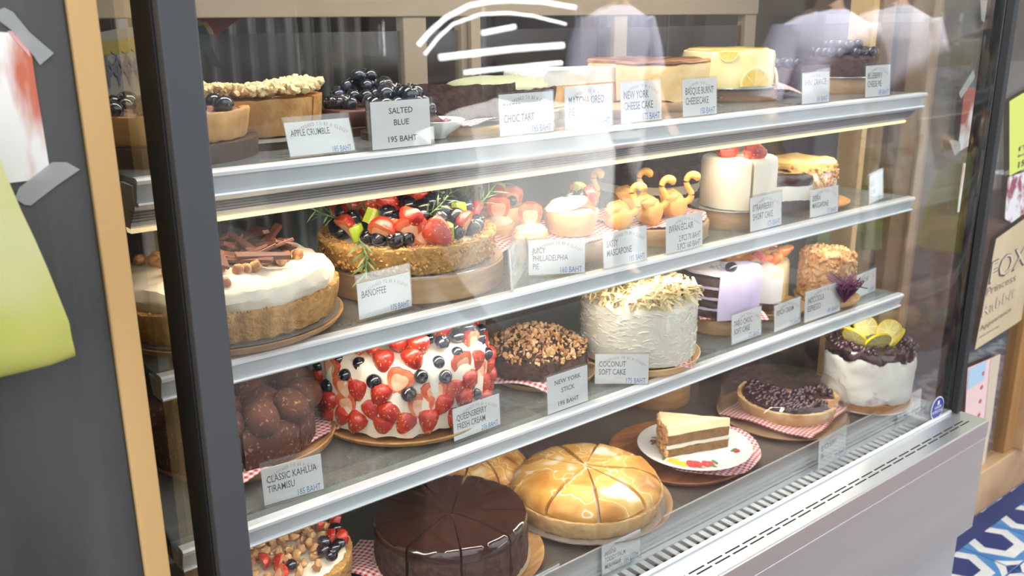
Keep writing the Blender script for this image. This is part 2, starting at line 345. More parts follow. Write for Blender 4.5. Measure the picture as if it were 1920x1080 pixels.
# black painted panel wall on the left with its honey wood edge
struct('wall_left', rbox(bb(-1.6, .1845, .745, .775, .0, 2.6), .002), BLACKW, False)
struct('trim_1', rbox(bb(.1845, .2055, .741, .80, .0, 2.6), .0015), WOOD, False)
struct('wall_side', bb(.15, .19, .80, 1.6, 0, 2.6), pm('dark_side_wall', (.02, .017, .014), .6), False)
struct('trim_2', rbox(bb(.188, .203, .93, 1.02, .0, 2.6), .002), pm('side_batten', (.62, .43, .20), .5), False)
# shop window on the right: wooden frame, glass, corner post
struct('floor_interior', bb(-.5, 7, 1.10, 5, -.1, -.001), pm('interior_floor', (.12, .06, .05), .6, col2=(.16, .09, .075), vs=3), False)
wn = struct('window_1', rbox(bb(1.78, 2.98, 1.046, 1.10, -.0, .14), .004), DOORW, False)
ob('corner_post', rbox(bb(2.86, 3.02, 1.03, 1.10, .14, 2.6), .004), DOORW, wn, smooth=False)
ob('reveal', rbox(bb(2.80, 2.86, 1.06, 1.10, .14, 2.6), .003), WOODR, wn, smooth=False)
ob('jamb', rbox(bb(1.78, 1.80, 1.046, 1.10, .14, 2.6), .002), WOOD, wn, smooth=False)
ob('pane', bb(1.80, 2.80, 1.078, 1.084, .14, 2.6), GLASS, wn, smooth=False)
struct('door_1', bb(3.02, 5, 1.6, 1.65, 0, 2.6), pm('inner_door', (.05, .03, .022), .7), False)
# interior walls behind the case
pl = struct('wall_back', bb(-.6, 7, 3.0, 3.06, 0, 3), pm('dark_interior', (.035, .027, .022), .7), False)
PLK = [pm('weathered_plank_%d' % i, c, .7, bump=.3, bs=30, col2=c2, vs=7, detail=6, stretch=(1, 1, .25), ramp=(.45, .62)) for i, (c, c2) in
       enumerate([((.34, .29, .24), (.20, .15, .11)), ((.24, .25, .26), (.12, .11, .10)), ((.42, .40, .38), (.20, .13, .09)), ((.20, .16, .14), (.30, .26, .24))])]
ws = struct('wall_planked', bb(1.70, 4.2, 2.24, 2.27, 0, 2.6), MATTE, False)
x = 1.70; i = 0; pms = {}
while x < 4.1:
    w_ = random.choice([.075, .09, .11]); ob('plank', rbox(bb(-w_ / 2 + .002, w_ / 2 - .002, -.01, .01, 0, 2.6), .003), PLK[i % 4], ws, loc=(x + w_ / 2, 2.228 - random.random() * .008, 0), smooth=False); x += w_; i += random.choice([1, 1, 2, 3])
# corrugated sheet
cg = grid(.62, 2.4, 120, 1, lambda x, y: .012 * sin(x * 2 * pi / .042)); cg = xf(thick(cg, .001), r=(R(90), 0, 0))
struct('wall_corrugated', cg, pm('corrugated_metal', (.30, .31, .31), .45, .5, col2=(.22, .20, .18), vs=4), True, loc=(.86, 1.9, 1.2))
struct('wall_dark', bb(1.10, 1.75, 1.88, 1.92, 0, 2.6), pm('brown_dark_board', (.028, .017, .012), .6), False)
# wooden interior post frame seen past the right end of the case
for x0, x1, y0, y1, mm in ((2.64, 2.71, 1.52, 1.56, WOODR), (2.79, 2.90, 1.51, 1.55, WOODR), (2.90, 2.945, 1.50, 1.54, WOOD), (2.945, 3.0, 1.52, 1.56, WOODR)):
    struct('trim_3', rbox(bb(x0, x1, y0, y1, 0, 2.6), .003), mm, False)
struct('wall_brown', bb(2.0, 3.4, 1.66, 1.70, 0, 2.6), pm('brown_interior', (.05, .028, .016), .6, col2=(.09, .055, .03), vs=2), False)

# ------------------------------------------------------------------ display case
X0, X1 = .25, 1.745
case = thing('display_case', 'refrigerated cake display case with black door frame and brushed steel base', 'display case', (X0, .75, 0))
def cp(name, g, m, parent=case, **k): # part given in world coordinates
    off = np.array([X0, .75, 0]) if parent is case else np.array([X0, .75, 0])
    return ob(name, [g[0] - off, g[1], g[2]], m, parent, **k)
cp('front_post', rbox(bb(.252, .283, .750, .764, .70, 1.80), .002), BLACKP, smooth=False)
cp('front_post', rbox(bb(.2505, .262, .7645, .812, .66, 1.80), .001), MATTE, smooth=False)
cp('post_channel', rbox(bb(.263, .271, .765, .79, .66, 1.80), .003, 3), BLACKG)
cp('front_post', rbox(bb(1.724, 1.743, .750, .764, .693, 1.80), .002), pm('frame_black_dim', (.022, .024, .028), .7), smooth=False)  # frame black painted darker here for its weaker reflection at this angle
cp('post_channel', rbox(bb(1.728, 1.745, .765, .80, .693, 1.80), .003, 3), BLACKG)
cp('top_frame', rbox(bb(.252, 1.745, .75, .80, 1.76, 1.80), .002), BLACKP, smooth=False)
cp('front_glass', bb(.280, 1.724, .767, .772, .695, 1.765), GLASS, smooth=False)
cp('side_glass', bb(.2505, .2555, .812, 1.30, .66, 1.77), GLASS, smooth=False)
cp('side_glass', bb(1.7395, 1.7445, .80, 1.30, .66, 1.77), GLASS, smooth=False)
cp('top_panel', rbox(bb(.25, 1.745, .76, 1.36, 1.80, 1.86), .004), STEEL, smooth=False)
# kerb and fronts
cp('kerb', rbox(bb(.24, 1.75, .698, .766, .655, .691), .0025, 2), STEELK, smooth=False)
cp('glass_channel', rbox(bb(.25, 1.738, .7605, .7655, .691, .6965), .001), ALUW, smooth=False)
cp('front_panel', rbox(bb(.24, 1.749, .699, .745, .455, .6545), .002), STEEL, smooth=False)
cp('lower_panel', rbox(bb(.25, 1.742, .722, .76, .04, .4545), .002), STEEL, smooth=False)
cp('side_panel', rbox(bb(1.728, 1.744, .766, 1.34, .04, .655), .002), STEEL, smooth=False)
cp('side_panel', rbox(bb(.25, .262, .766, 1.34, .04, .655), .002), STEEL, smooth=False)
cp('fixing_screw', lathe([(0, 0), (.006, 0), (.006, .001), (.003, .0025), (0, .003)], 16), ALUW, loc=(0, 0, 0)).location = (1.735 - X0, .715 - .75, .691)
slm = mesh('slot', rbox(box(0, 0, 0, .033, .0026, .0012), .0004, 1), DARK, False)
for i in range(36):
    for j in (0, 1):
        ob('slot', slm, None, case, loc=(.27 + i * .0405 + j * .008 - X0, .7285 - .008 * j - .75, .6912))
# air grille
cp('grille_tray', bb(.257, 1.738, .774, .862, .60, .605), MATTE, smooth=False)
cp('grille_border', rbox(bb(.257, 1.738, .7735, .786, .636, .64), .001), STEELK, smooth=False)
cp('grille_border', rbox(bb(.257, 1.738, .848, .860, .636, .64), .001), STEELK, smooth=False)
gbm = mesh('grille_bar', rbox(box(0, 0, 0, .0105, .0625, .003), .0008, 1), pm('grille_steel', (.72, .75, .74), .35, .3), False)
for i in range(75): ob('grille_bar', gbm, None, case, loc=(.266 + i * .0196 - X0, .817 - .75, .6385))
cp('deck_lip', rbox(bb(.257, 1.738, .8605, .8635, .63, .688), .0008), STEEL, smooth=False)
cp('deck', rbox(bb(.257, 1.738, .864, 1.25, .655, zD), .002), pm('deck_steel', (.20, .19, .18), .22, .6, col2=(.26, .24, .22), vs=3), smooth=False)
cp('rear_grille_tray', bb(.257, 1.738, 1.251, 1.30, .655, .668), MATTE, smooth=False)
for i in range(60): ob('rear_bar', gbm, None, case, loc=(.28 + i * .0242 - X0, 1.276 - .75, .672))
# rear sliding doors
for x0, x1 in ((.262, .30), (.823, .868), (.938, .978), (1.30, 1.335), (1.70, 1.738)):
    cp('rear_stile', rbox(bb(x0, x1, 1.30, 1.322, .67, 1.8), .002), TAN, smooth=False)
cp('rear_rail', rbox(bb(.262, 1.738, 1.296, 1.322, 1.452, 1.53), .002), TAN, smooth=False)
cp('rear_rail', rbox(bb(.262, 1.738, 1.30, 1.322, .655, .70), .002), TAN, smooth=False)
cp('rear_glass', bb(.30, 1.70, 1.31, 1.314, .70, 1.43), glassmat('smoked_glass', (.72, .70, .68), rough=.22), smooth=False)
cp('shelf_upright', rbox(bb(.948, .968, 1.286, 1.296, .68, 1.45), .001), TAN, smooth=False)
for z in (1.355, 1.16, 1.03):
    cp('keyhole', join(xf(lathe([(0, 0), (.0035, 0), (.0035, .001), (0, .001)], 12), (.958, 1.2858, z), (R(90), 0, 0)), bb(.9572, .9588, 1.2845, 1.2858, z - .02, z - .005)), DARK, smooth=False)
cp('ice_box', rbox(bb(1.53, 1.66, 1.17, 1.24, zD + .001, zD + .17), .004), MATTE, smooth=False)
# shelves
def shelf(z, light):
    x0, x1 = .2575, 1.705
    sh = cp('shelf', rbox(bb(x0, x1, YF + .008, 1.262, z - .006, z), .001), GLASS_S, smooth=False)
    g = lambda n, gg, m, **k: cp(n, gg, m, parent=sh, **k)
    # price rail: profile extruded along x, leaning back a little
    pr = [(.0, .0), (-.0045, .0), (-.006, -.003), (-.004, -.0045)]
    def ex(poly): return xf(prism(poly, x0, x1), r=(0, 0, 0))
    def exx(poly):
        n = len(poly); V = [(x0, y + YF, w + z) for y, w in poly] + [(x1, y + YF, w + z) for y, w in poly]
        return G(V, [tuple(range(n))[::-1], tuple(range(n, 2 * n))] + [(i, (i + 1) % n, n + (i + 1) % n, n + i) for i in range(n)])
    g('rail_top_lip', exx([(.010, .0012), (-.002, .0012), (-.0045, -.001), (-.0045, -.0045), (.010, -.0045)]), ALUW)
    g('price_rail', exx([(.009, -.0046), (-.0025, -.0046), (.0035, -.0225), (.010, -.0225)]), RAIL, smooth=False)
    g('rail_bottom_lip', exx([(.012, -.0226), (.0, -.0226), (-.001, -.0245), (.001, -.0268), (.012, -.0268)]), ALUW)
    g('shelf_bracket', rbox(bb(x0 + .003, x0 + .006, YF + .02, 1.285, z - .035, z - .0065), .001), MATTE, smooth=False)
    g('shelf_bracket', rbox(bb(x1 - .006, x1 - .003, YF + .02, 1.285, z - .035, z - .0065), .001), MATTE, smooth=False)
    if light:
        p = [(.014, -.008), (.012, -.029)]
        for k in range(4): p += [(.0165 + k * .0035, -.034 - k * .0035), (.0185 + k * .0035, -.0345 - k * .0035)]
        p += [(.034, -.053), (.05, -.053), (.05, -.008)]
        g('lamp_housing', exx(p), ALU, smooth=False)
        for k in range(4): g('groove_shade_strip', exx([(.0150 + k * .0038, -.0338 - k * .0035), (.0158 + k * .0038, -.0350 - k * .0035), (.03, -.0350 - k * .0035), (.03, -.0338 - k * .0035)]), pm('groove_shadow', (.20, .20, .19), .6), smooth=False)  # dark strips that paint the shade between the housing ridges
        g('lamp_tube', exx([(.032, -.0532), (.049, -.0532), (.047, -.058), (.034, -.0575)]), pm('warm_lamp', (1, .80, .45), .5, emis=1.1), smooth=False)
    else:
        g('lamp_housing', exx([(.013, -.0065), (.013, -.0275), (.03, -.0275), (.036, -.0065)]), ALU, smooth=False)  # plain added strip, these shelves carry no lamp
    return sh
SA = shelf(zA, True); SB = shelf(zB, False); SC = shelf(zC, False)
# maker's round badge low on the glass
bp = on_y(1757, 765, .7655)
bdg = cp('maker_badge', xf(lathe([(0, 0), (.024, 0), (.024, .0008), (0, .0008)], 40), bp, (R(90), 0, 0)), pm('badge_white', (.7, .76, .85), .4), smooth=False)
cp('badge_face', xf(lathe([(0, 0), (.0215, 0), (.0215, .0006), (0, .0006)], 40), bp + np.array([.0, -.0008, 0]), (R(90), 0, 0)), pm('badge_blue', (.03, .035, .32), .4), parent=bdg, smooth=False)
cp('badge_print', join(xf(textg('SANDEN', .008, .8, .02, 'CENTER'), bp + np.array([0, -.0018, .0])), xf(textg('INTERCOOL', .0085, .85, .02, 'CENTER'), bp + np.array([0, -.0018, -.009])),
   bb(bp[0] - .004, bp[0] + .004, bp[1] - .0019, bp[1] - .0017, bp[2] + .0075, bp[2] + .016)), pm('badge_print', (.75, .8, .85), .5), parent=bdg, smooth=False)

for nm_, st in (('toasted_meringue', ((.30, (.9, .86, .76, 1)), (.42, (.80, .48, .15, 1)), (.475, (.55, .25, .05, 1)), (.485, (.92, .84, .66, 1)), (.495, (.78, .45, .13, 1)), (.64, (.42, .17, .03, 1)))), ('golden_meringue', ((.31, (.9, .86, .74, 1)), (.40, (.80, .50, .15, 1)), (.484, (.74, .40, .09, 1)), (.494, (.92, .84, .64, 1)), (.506, (.74, .42, .10, 1)), (.66, (.50, .21, .035, 1))))):
    cr = [n for n in _m[nm_].node_tree.nodes if n.type == 'VALTORGB'][0].color_ramp; [cr.elements.new(.5 + .01 * q_) for q_ in range(4)]
    for e_, (p_, c_) in zip(cr.elements, st): e_.position = p_; e_.color = c_
# ------------------------------------------------------------------ food pieces (shared meshes)
bb_prof = [(0, -.0068), (.004, -.006), (.0072, -.002), (.0075, .0015), (.006, .0052), (.0038, .0068), (.003, .0073), (.0022, .0062), (0, .0056)]
def crown(n=6): return G([(0, 0, .0062)] + [((.0038 if k % 2 else .0024) * cos(pi * k / n), (.0038 if k % 2 else .0024) * sin(pi * k / n), .0078 if k % 2 else .0066) for k in range(2 * n)], [(0, 1 + k, 1 + (k + 1) % (2 * n)) for k in range(2 * n)])
BLUE_ME = [mesh('blueberry', xf(join(lathe(bb_prof, 18), crown()), s=(1.18 * k, 1.18 * k, 1.05)), BLUEB) for k in (1, .88, 1.1)]
def st_prof(h=.030, w=.0135): return [(0, -h * .45), (w * .30, -h * .40), (w * .62, -h * .22), (w * .88, .0), (w, h * .22), (w * .92, h * .40), (w * .5, h * .50), (0, h * .48)]
def seeds(h, w, n, a0, a1):
    gs = []; pr = st_prof(h, w)
    for i in range(n):
        t = random.uniform(.12, .8); a = random.uniform(a0, a1); k = t * 5; i0 = int(k); fr = k - i0; r = pr[i0][0] * (1 - fr) + pr[i0 + 1][0] * fr; z = pr[i0][1] * (1 - fr) + pr[i0 + 1][1] * fr
        gs.append(xf(ICO[1], (r * cos(a), r * sin(a), z), (0, 0, a), (.0004, .0006, .0010)))
    return setm(join(*gs), 1)
def straw_whole(h=.032, w=.0145): return join(setm(disp(lathe(st_prof(h, w), 20), .0012, 60), 0), seeds(h, w, 40, 0, 2 * pi))
def straw_half(h=.032, w=.0145):
    g = lathe(st_prof(h, w), 12, 0, pi); n = len(g[1]); g[1] = g[1][:n - 2]
    g[2] = [0] * len(g[1])
    pr = st_prof(h, w); cf = [(r, 0, z) for r, z in pr] + [(-r, 0, z) for r, z in pr[::-1]]; m = len(pr)
    n2 = len(cf); ci = [(x_ * .62, -.0004, z_ * .66 - .001) for x_, y_, z_ in cf]; cut = G(cf + ci, [(i_, (i_ + 1) % n2, n2 + (i_ + 1) % n2, n2 + i_) for i_ in range(n2)] + [tuple(range(n2, 2 * n2))], [2] * n2 + [3]); return join(g, cut, seeds(h, w, 26, .15, pi - .15))
STR_ME = [mesh('strawberry', straw_whole(), [STRAW, SEED, STRAWC, STRAWI]), mesh('strawberry', straw_half(.03, .0145), [STRAW, SEED, STRAWC, STRAWI], 50), mesh('strawberry', straw_half(.034, .013), [STRAW, SEED, STRAWC, STRAWI], 50)]
def berry(kind, parent, t, r=(0, 0, 0), s=1):
    me = random.choice(BLUE_ME) if kind == 'b' else STR_ME[{'s': 0, 'h': 1, 'g': 2}[kind]]
    o = ob('blueberry' if kind == 'b' else ('strawberry' if kind == 's' else 'strawberry_half'), me, None, parent, loc=t, rot=r); o.scale = (s, s, s); return o
_k = prism([(.011 * cos(a), .011 * sin(a) * .8) for a in np.linspace(0, pi, 9)], -.010, .010)
KIWI_ME = mesh('kiwi_chunk', join(setm(rbox(_k, .0015), 0), setm(xf(prism([(.0035 * cos(a), .003 * sin(a) + .0022) for a in np.linspace(0, 2 * pi, 9)[:-1]], -.0103, .0103)), 1)), [KIWI, KSEED])
def sprig_g(L=.06, n=16, seed=0):
    rnd = random.Random(seed); path = [(L * t, .012 * sin(t * 2.2), .010 * t * t) for t in np.linspace(0, 1, 7)]; gs = [tube(path, .0009, 5)]
    for i in range(n):
        t = (i + 1) / (n + 1); a = i * 2.4; b = Vector((L * t, .012 * sin(t * 2.2), .01 * t * t)); l = .018 + rnd.random() * .010
        dv = Vector((.75, .8 * cos(a), .8 * sin(a))).normalized() * l
        gs.append(tube([b, b + dv * .5 + Vector((0, 0, .001)), b + dv], [.0007, .0015, .0003], 4, flat=.4))
    return join(*gs)
ROSE_ME = [mesh('rosemary_sprig', sprig_g(.05 + .01 * k, 15, k), LEAF) for k in range(3)]
NUT_ME = [mesh('hazelnut', disp(lathe([(0, -.006), (.004, -.005), (.0065, -.001), (.0062, .003), (.003, .0065), (0, .0085)], 16), .0012, 60, k), NUT, 85) for k in range(3)]
def shard_g(l, w, t): return disp(rbox(box(0, 0, 0, l, w, t), .0006, 1), .0022, 40, l * 99)
SHARD_ME = [mesh('chocolate_shard', shard_g(*k), MILK, 30) for k in ((.05, .012, .004), (.035, .018, .004), (.06, .009, .005), (.028, .022, .004))]
CH = {k: [blob(k * .001, k * .0009, k * .0008, 1, .0010 * k / 4, 130, j * 5) for j in range(4)] for k in (3, 4, 6)}
FLK = [disp(xf(ICO[1], s=(.0048, .0034, .0009)), .001, 150, j * 3) for j in range(4)]

def plate(parent, r, m, name='wooden_plate', t=.014, z=0):
    return ob(name, lathe([(0, 0), (r * .86, 0), (r * .97, t * .5), (r, t * .95), (r * .985, t), (r * .95, t * .88), (r * .88, t * .55), (0, t * .5)], 64), m, parent, loc=(0, 0, z))
def drum_thing(name, label, x, y, z, r, h, m=None, group=None, top=None):
    t = thing(name, label, 'cake stand', (x, y, z), group=group)
    ob('drum', lathe([(0, 0), (r * .985, 0), (r, .002), (r, h - .002), (r * .985, h), (0, h)], 56), m or WPALE, t)
    if top: ob('cake_board', lathe([(0, h), (top, h), (top, h + .0015), (0, h + .0015)], 56), TIN, t, smooth=False)
    return t
def plate_thing(name, label, x, y, z, r, m=WPLATE, t=.014, group=None):
    p = thing(name, label, 'plate', (x, y, z), group=group); plate(p, r, m, 'plate_body', t); return p
def cloth(label, x, y, z, w, h, rz, amp=.002, group=None, name='gingham_napkin', rnd=False, m=None, bend=0):
    sd = random.random() * 9
    g = grid(w, h, 26, 26, lambda a, b: amp * (sin(a * 60 + sd) + sin(b * 47 + sd * 2)) + amp * .9 * noise.noise(Vector((a * 30, b * 30, sd))) - bend * max(0, math.hypot(a, b) - w * .36) * 1.3)
    if rnd:
        V = g[0]; q = np.maximum(np.abs(V[:, 0]) / (w / 2), np.abs(V[:, 1]) / (h / 2)); rr = np.hypot(V[:, 0] / (w / 2), V[:, 1] / (h / 2)) + 1e-9; V[:, :2] *= (q / rr)[:, None]
    o = ob(name, thick(g, .0012), m or GING, loc=(x, y, z + amp * 3), rot=(0, 0, rz)); tag(o, label, 'napkin', group); return o
def crust(parent, r, h, m=CRUST, flutes=38, fl=.012, wall=.010, name='crust', a0=0, a1=2 * pi, amp=.0016, top=.0):
    rf = lambda a, z, rr: 1 + (fl * (.5 + .5 * cos(a * flutes)) if rr > r * .9 else 0)
    pr = [(0, 0), (r * .93, 0), (r * .945, .002), (r * .975, h * .6), (r, h * .93), (r * .995, h), (r - wall * .4, h + top), (r - wall, h * .96), (r - wall * 1.2, h * .72), (0, h * .7)]
    g = lathe(pr, 150 if a1 - a0 > 5 else 70, a0, a1, rf); g = disp(g, amp, 130, r * 77); return ob(name, g, m, parent, smooth=50)
def dome(parent, r, z0, hgt, m, name='filling', amp=.003, fr=35, n=90, edge=.25, lip=0):
    pr = [(0, z0)] + [(r * (1 + lip), z0 + .001)] + [(r * cos(t) ** .5 if t < 1.57 else 0, z0 + hgt * (edge + (1 - edge) * sin(t)) if t > 0 else z0 + hgt * edge) for t in np.linspace(0, pi / 2, 14)]
    return ob(name, disp(lathe(pr, n), amp, fr, r * 55), m, parent)
def layers(t, r, a0, a1, spec, gap=0, n=18, rnd=.0, fr=70):
    """spec: (name, material, z0, z1, roughness amplitude, label)"""
    out = []
    for nm, m, z0, z1, am in [q_[:5] for q_ in spec]:
        hh = z1 - z0; zs = [z0, z0 + hh * .25, z0 + hh * .75, z1]; rs = np.linspace(0, r, 9)
        pr = [(q, z0) for q in rs] + [(r, z0 + hh * .3), (r, z0 + hh * .7)] + [(q, z1) for q in rs[::-1]]
        if rnd and nm in ('frosting', 'glaze', 'topping'): pr[8] = (r, z0); pr[-9] = (r - rnd, z1)
        g = wedge(pr, a0, a1, n, gap)
        if am: g = disp(g, am, fr, z0 * 99 + a0)
        out.append(ob(nm, g, m, t, smooth=35))
    return out
def crumbs(parent, name, m, pts, base, smin=.7, smax=1.3, kind='stuff'):
    ms = [TM(p, rr3(), random.uniform(smin, smax)) for p in pts]; return ob(name, scatter(base, ms), m, parent, kind=kind)
def disc_pts(n, r, z, jit=.002, dome_h=0, r0=0):
    o = []
    for i in range(n):
        q = math.sqrt(random.uniform((r0 / r) ** 2, 1)) * r; a = random.uniform(0, 2 * pi); o.append((q * cos(a), q * sin(a), z + random.uniform(-jit, jit) + dome_h * (1 - (q / r) ** 2)))
    return o
def spread(n, r, md, tries=4000, seed=1):
    rnd = random.Random(seed); P = []
    for _ in range(tries):
        q = math.sqrt(rnd.random()) * r; a = rnd.random() * 2 * pi; p = (q * cos(a), q * sin(a))
        if all((p[0] - b[0]) ** 2 + (p[1] - b[1]) ** 2 > md * md for b in P): P.append(p)
        if len(P) >= n: break
    return P
def to_cam(x, y): return math.atan2(-y, -x)
# ================================================================== SHELF B (second)
# banoffee-like cream tart
c, r = fit(228, 637, 646, zB + .018); zz = zB + .016
plate_thing('wooden_plate', 'round acacia wood plate under the cream tart with chocolate shards', c[0], c[1], zB, r * 1.05, WPLATE, .014, 'wooden plates')
t = thing('cream_tart', 'biscuit tart piled with whipped cream, chocolate shards and hazelnuts', 'tart', (c[0], c[1], zz), to_cam(c[0], c[1]))
ob('cake_board', lathe([(0, -.0015), (r * 1.02, -.0015), (r * 1.02, 0), (0, 0)], 64), GLASS_S, t, smooth=False)
crust(t, r, .034, flutes=36, fl=.036, amp=.0018)
crumbs(t, 'crust_crumbs', CRUST, [(r * .985 * cos(a), r * .985 * sin(a), .0335) for a in np.linspace(0, 2 * pi, 230)], CH[3], .5, 1.2)
pr = [(0, .02), (r * .93, .022), (r * .975, .034), (r * .985, .042), (r * .93, .052), (r * .75, .060), (r * .45, .067), (r * .2, .068), (0, .068)]
prf = []
for (a, b), (c2, d2) in zip(pr, pr[1:]): prf += [(a + (c2 - a) * k / 3, b + (d2 - b) * k / 3) for k in range(3)]
prf.append(pr[-1]); g = disp(lathe(prf, 110), .007, 22, 3); ob('whipped_cream', disp(g, .002, 90, 5), CREAM, t)
for i, (q, a) in enumerate(spread(34, r * .62, .012, seed=4)):
    o = ob('chocolate_shard', SHARD_ME[i % 4], None, t, loc=(q * .8 + r * .06, a * .8 + r * .10, .071 + .009 * random.random()), rot=(random.uniform(-.5, .5), random.uniform(-.45, .45), random.uniform(0, 6)))
for i in range(24):
    k = i / 24; a = -1.7 + 4.4 * k + random.uniform(-.1, .1); q = r * random.uniform(.5, .7)
    ob('hazelnut', NUT_ME[i % 3], None, t, loc=(q * cos(a), q * sin(a), .066 + random.uniform(0, .004)), rot=(random.uniform(-1.4, 1.4), random.uniform(-1.2, 1.2), i))
ob('hazelnut', NUT_ME[0], None, t, loc=(r * .78, .0, .061), rot=(1.3, .3, .8))
# mixed fruit tart on a wooden drum
c, r = fit(612, 946, 573, zB)
drum_thing('cake_stand', 'pale wooden drum under the mixed fruit tart', c[0], c[1], zB, r, .034, top=r * .985)
cloth('red gingham napkin between the wooden drum and the back of the fruit tart', c[0] + .06, c[1] + .03, zB + .030, .20, .20, .5, .0015)
t = thing('fruit_tart', 'biscuit tart heaped with blueberries, strawberries, kiwi and rosemary', 'tart', (c[0] - .008, c[1], zB + .0365), to_cam(c[0], c[1]))
rt = r * .965; crust(t, rt, .034, flutes=30, fl=.008, amp=.0030, wall=.013)
crumbs(t, 'crust_crumbs', CRUST, [(rt * 1.0 * cos(a), rt * 1.0 * sin(a), random.uniform(.003, .033)) for a in np.linspace(0, 2 * pi, 420)] + [(rt * cos(a) * k, rt * sin(a) * k, .034 + random.uniform(-.001, .001)) for a in np.linspace(0, 2 * pi, 260) for k in [random.uniform(.86, 1.0)]], CH[3], .4, 1)
dome(t, rt * .9, .022, .014, CREAM, 'custard', .002, 40)
P = spread(100, rt * .72, .0185, seed=11)
for i, (x, y) in enumerate(P):
    q = math.hypot(x, y) / rt; z = .042 + .030 * (1 - q * q) ; a = math.atan2(y, x); k = i % 11
    if q > .70: k = (i * 7) % 11
    if k == 0: berry('g', t, (x, y, z + .006), (random.uniform(-.5, .5), random.uniform(-.5, .5), a - pi / 2 + random.uniform(-.6, .6)), 1.25)
    elif k == 3: berry('s', t, (x, y, z + .004), (.5, .3, a), 1.2)
    elif k == 8: ob('kiwi_chunk', KIWI_ME, None, t, loc=(x, y, z + .004), rot=(random.uniform(-.4, .4), random.uniform(-.4, .4), random.uniform(0, 6)))
    else: berry('b', t, (x, y, z + .004), (random.uniform(-.7, .7), random.uniform(-.7, .7), i), 1.34)
for x, y, z in [(rt * .8, -.015, .042), (rt * .78, .035, .042)]: pass
berry('g', t, (rt * .82, .004, .048), (.3, -.3, pi / 2 + .2), 1.35); berry('g', t, (rt * .80, -.034, .050), (.9, .5, pi / 2), 1.35); berry('s', t, (rt * .80, .040, .048), (.4, -.9, .6), 1.25); berry('b', t, (rt * .86, -.014, .044), (.5, .8, 0), 1.25)
for k, (x, y, rz_, ry_) in enumerate([(.072, .02, 1.2, -.6), (.03, -.075, .5, -.5), (.05, -.085, -.8, -.3), (-.03, .085, 2.6, -.5), (.02, .09, 1.6, -.7), (-.06, -.02, 3.5, -.9), (rt * .9, -.058, -.2, 1.15)]):
    ob('rosemary_sprig', ROSE_ME[k % 3], None, t, loc=(x, y, .062 if k < 6 else .048), rot=(0, ry_, rz_))
for k in range(34):
    a = 2 * pi * k / 34; ps = (rt * .80 * cos(a), rt * .80 * sin(a), .043)
    if k % 4 == 1: berry('g', t, (ps[0], ps[1], .047), (random.uniform(-.3, .7), random.uniform(-.5, .5), a + pi / 2), 1.2)
    elif k % 9 == 3: ob('kiwi_chunk', KIWI_ME, None, t, loc=(ps[0], ps[1], .047), rot=(.2, .2, a))
    else: berry('b', t, ps, (random.uniform(-.6, .6), random.uniform(-.6, .6), k), 1.3)
# second fruit tart behind the cream tart, its top shows
c2_ = on_z(540, 395, zB + .07)
# small strawberry tartlets
for k, (u, v) in enumerate([(943, 437), (1003, 452), (968, 415)]):
    p = on_z(u, v, zB + .036); t = thing('strawberry_tartlet', ['small cream pastry topped by one strawberry half, nearest the fruit tart', 'small cream pastry topped by one strawberry half, behind the tilted price sign', 'small strawberry pastry standing at the back of the trio'][k], 'pastry', (p[0], p[1] + .01, zB + .034), to_cam(*p[:2]), 'strawberry pastries')
    ob('pastry_base', disp(lathe([(0, 0), (.022, 0), (.026, .010), (.024, .016), (0, .018)], 30), .002, 90, k), CRUSTP, t)
    ob('cream', disp(lathe([(0, .014), (.022, .014), (.021, .020), (.012, .026), (0, .028)], 24), .002, 70, k), CREAM, t)
    berry('g', t, (.006, 0, .034), (.25, 0, pi / 2 * -1 + pi), 1.35)
# custard fruit tartlet on gingham
c, r = fit(1018, 1122, 447, zB + .036); stx, sty = c[0] + .0, c[1]
drum_thing('cake_stand', 'low wooden drum under the little fruit tartlet', c[0] + .01, c[1] + .03, zB, .078, .028)
cloth('red gingham napkin beneath the little fruit tartlet', c[0] + .01, c[1] + .025, zB + .028, .135, .135, .3, .0016)
t = thing('fruit_tartlet', 'deep pale pastry tartlet with cream lid, blueberries and strawberry slice', 'tartlet', (c[0], c[1], zB + .0365), to_cam(c[0], c[1]))
ob('crust', disp(lathe([(0, 0), (r * .80, 0), (r * .86, .003), (r, .030), (r * .99, .033), (r * .9, .033), (r * .86, .026), (0, .024)], 60), .0012, 60), CRUSTP, t)
dome(t, r * .86, .024, .012, CREAM, 'custard', .002)
ob('pastry_lid', disp(xf(ICO[3], (.012, -.006, .044), (.25, .38, .3), (.018, .033, .007)), .003, 60), CREAM, t)
for x, y, z in ((-.004, -.004, .053), (-.006, .016, .054), (-.02, .0, .05)): berry('b', t, (x, y, z), (.4, .3, x * 99), 1)
berry('g', t, (0, .026, .050), (.5, .2, .2), 1); ob('kiwi_chunk', KIWI_ME, None, t, loc=(-.018, .012, .058), rot=(.4, .3, 1)); berry('h', t, (-.03, .01, .05), (.3, .2, 1), 1)
t = thing('fruit_tartlet', 'second pale fruit tartlet half hidden behind the first', 'tartlet', (c[0] - .055, c[1] + .10, zB + .0365), to_cam(c[0], c[1]))
ob('crust', disp(lathe([(0, 0), (r * .80, 0), (r, .030), (r * .9, .033), (0, .024)], 40), .0012, 60, 3), CRUSTP, t)
berry('g', t, (0, .0, .044), (.5, .2, .2), 1); berry('b', t, (.01, .02, .04)); berry('b', t, (.012, -.02, .04)); ob('kiwi_chunk', KIWI_ME, None, t, loc=(-.01, .0, .052), rot=(.4, .3, 1))
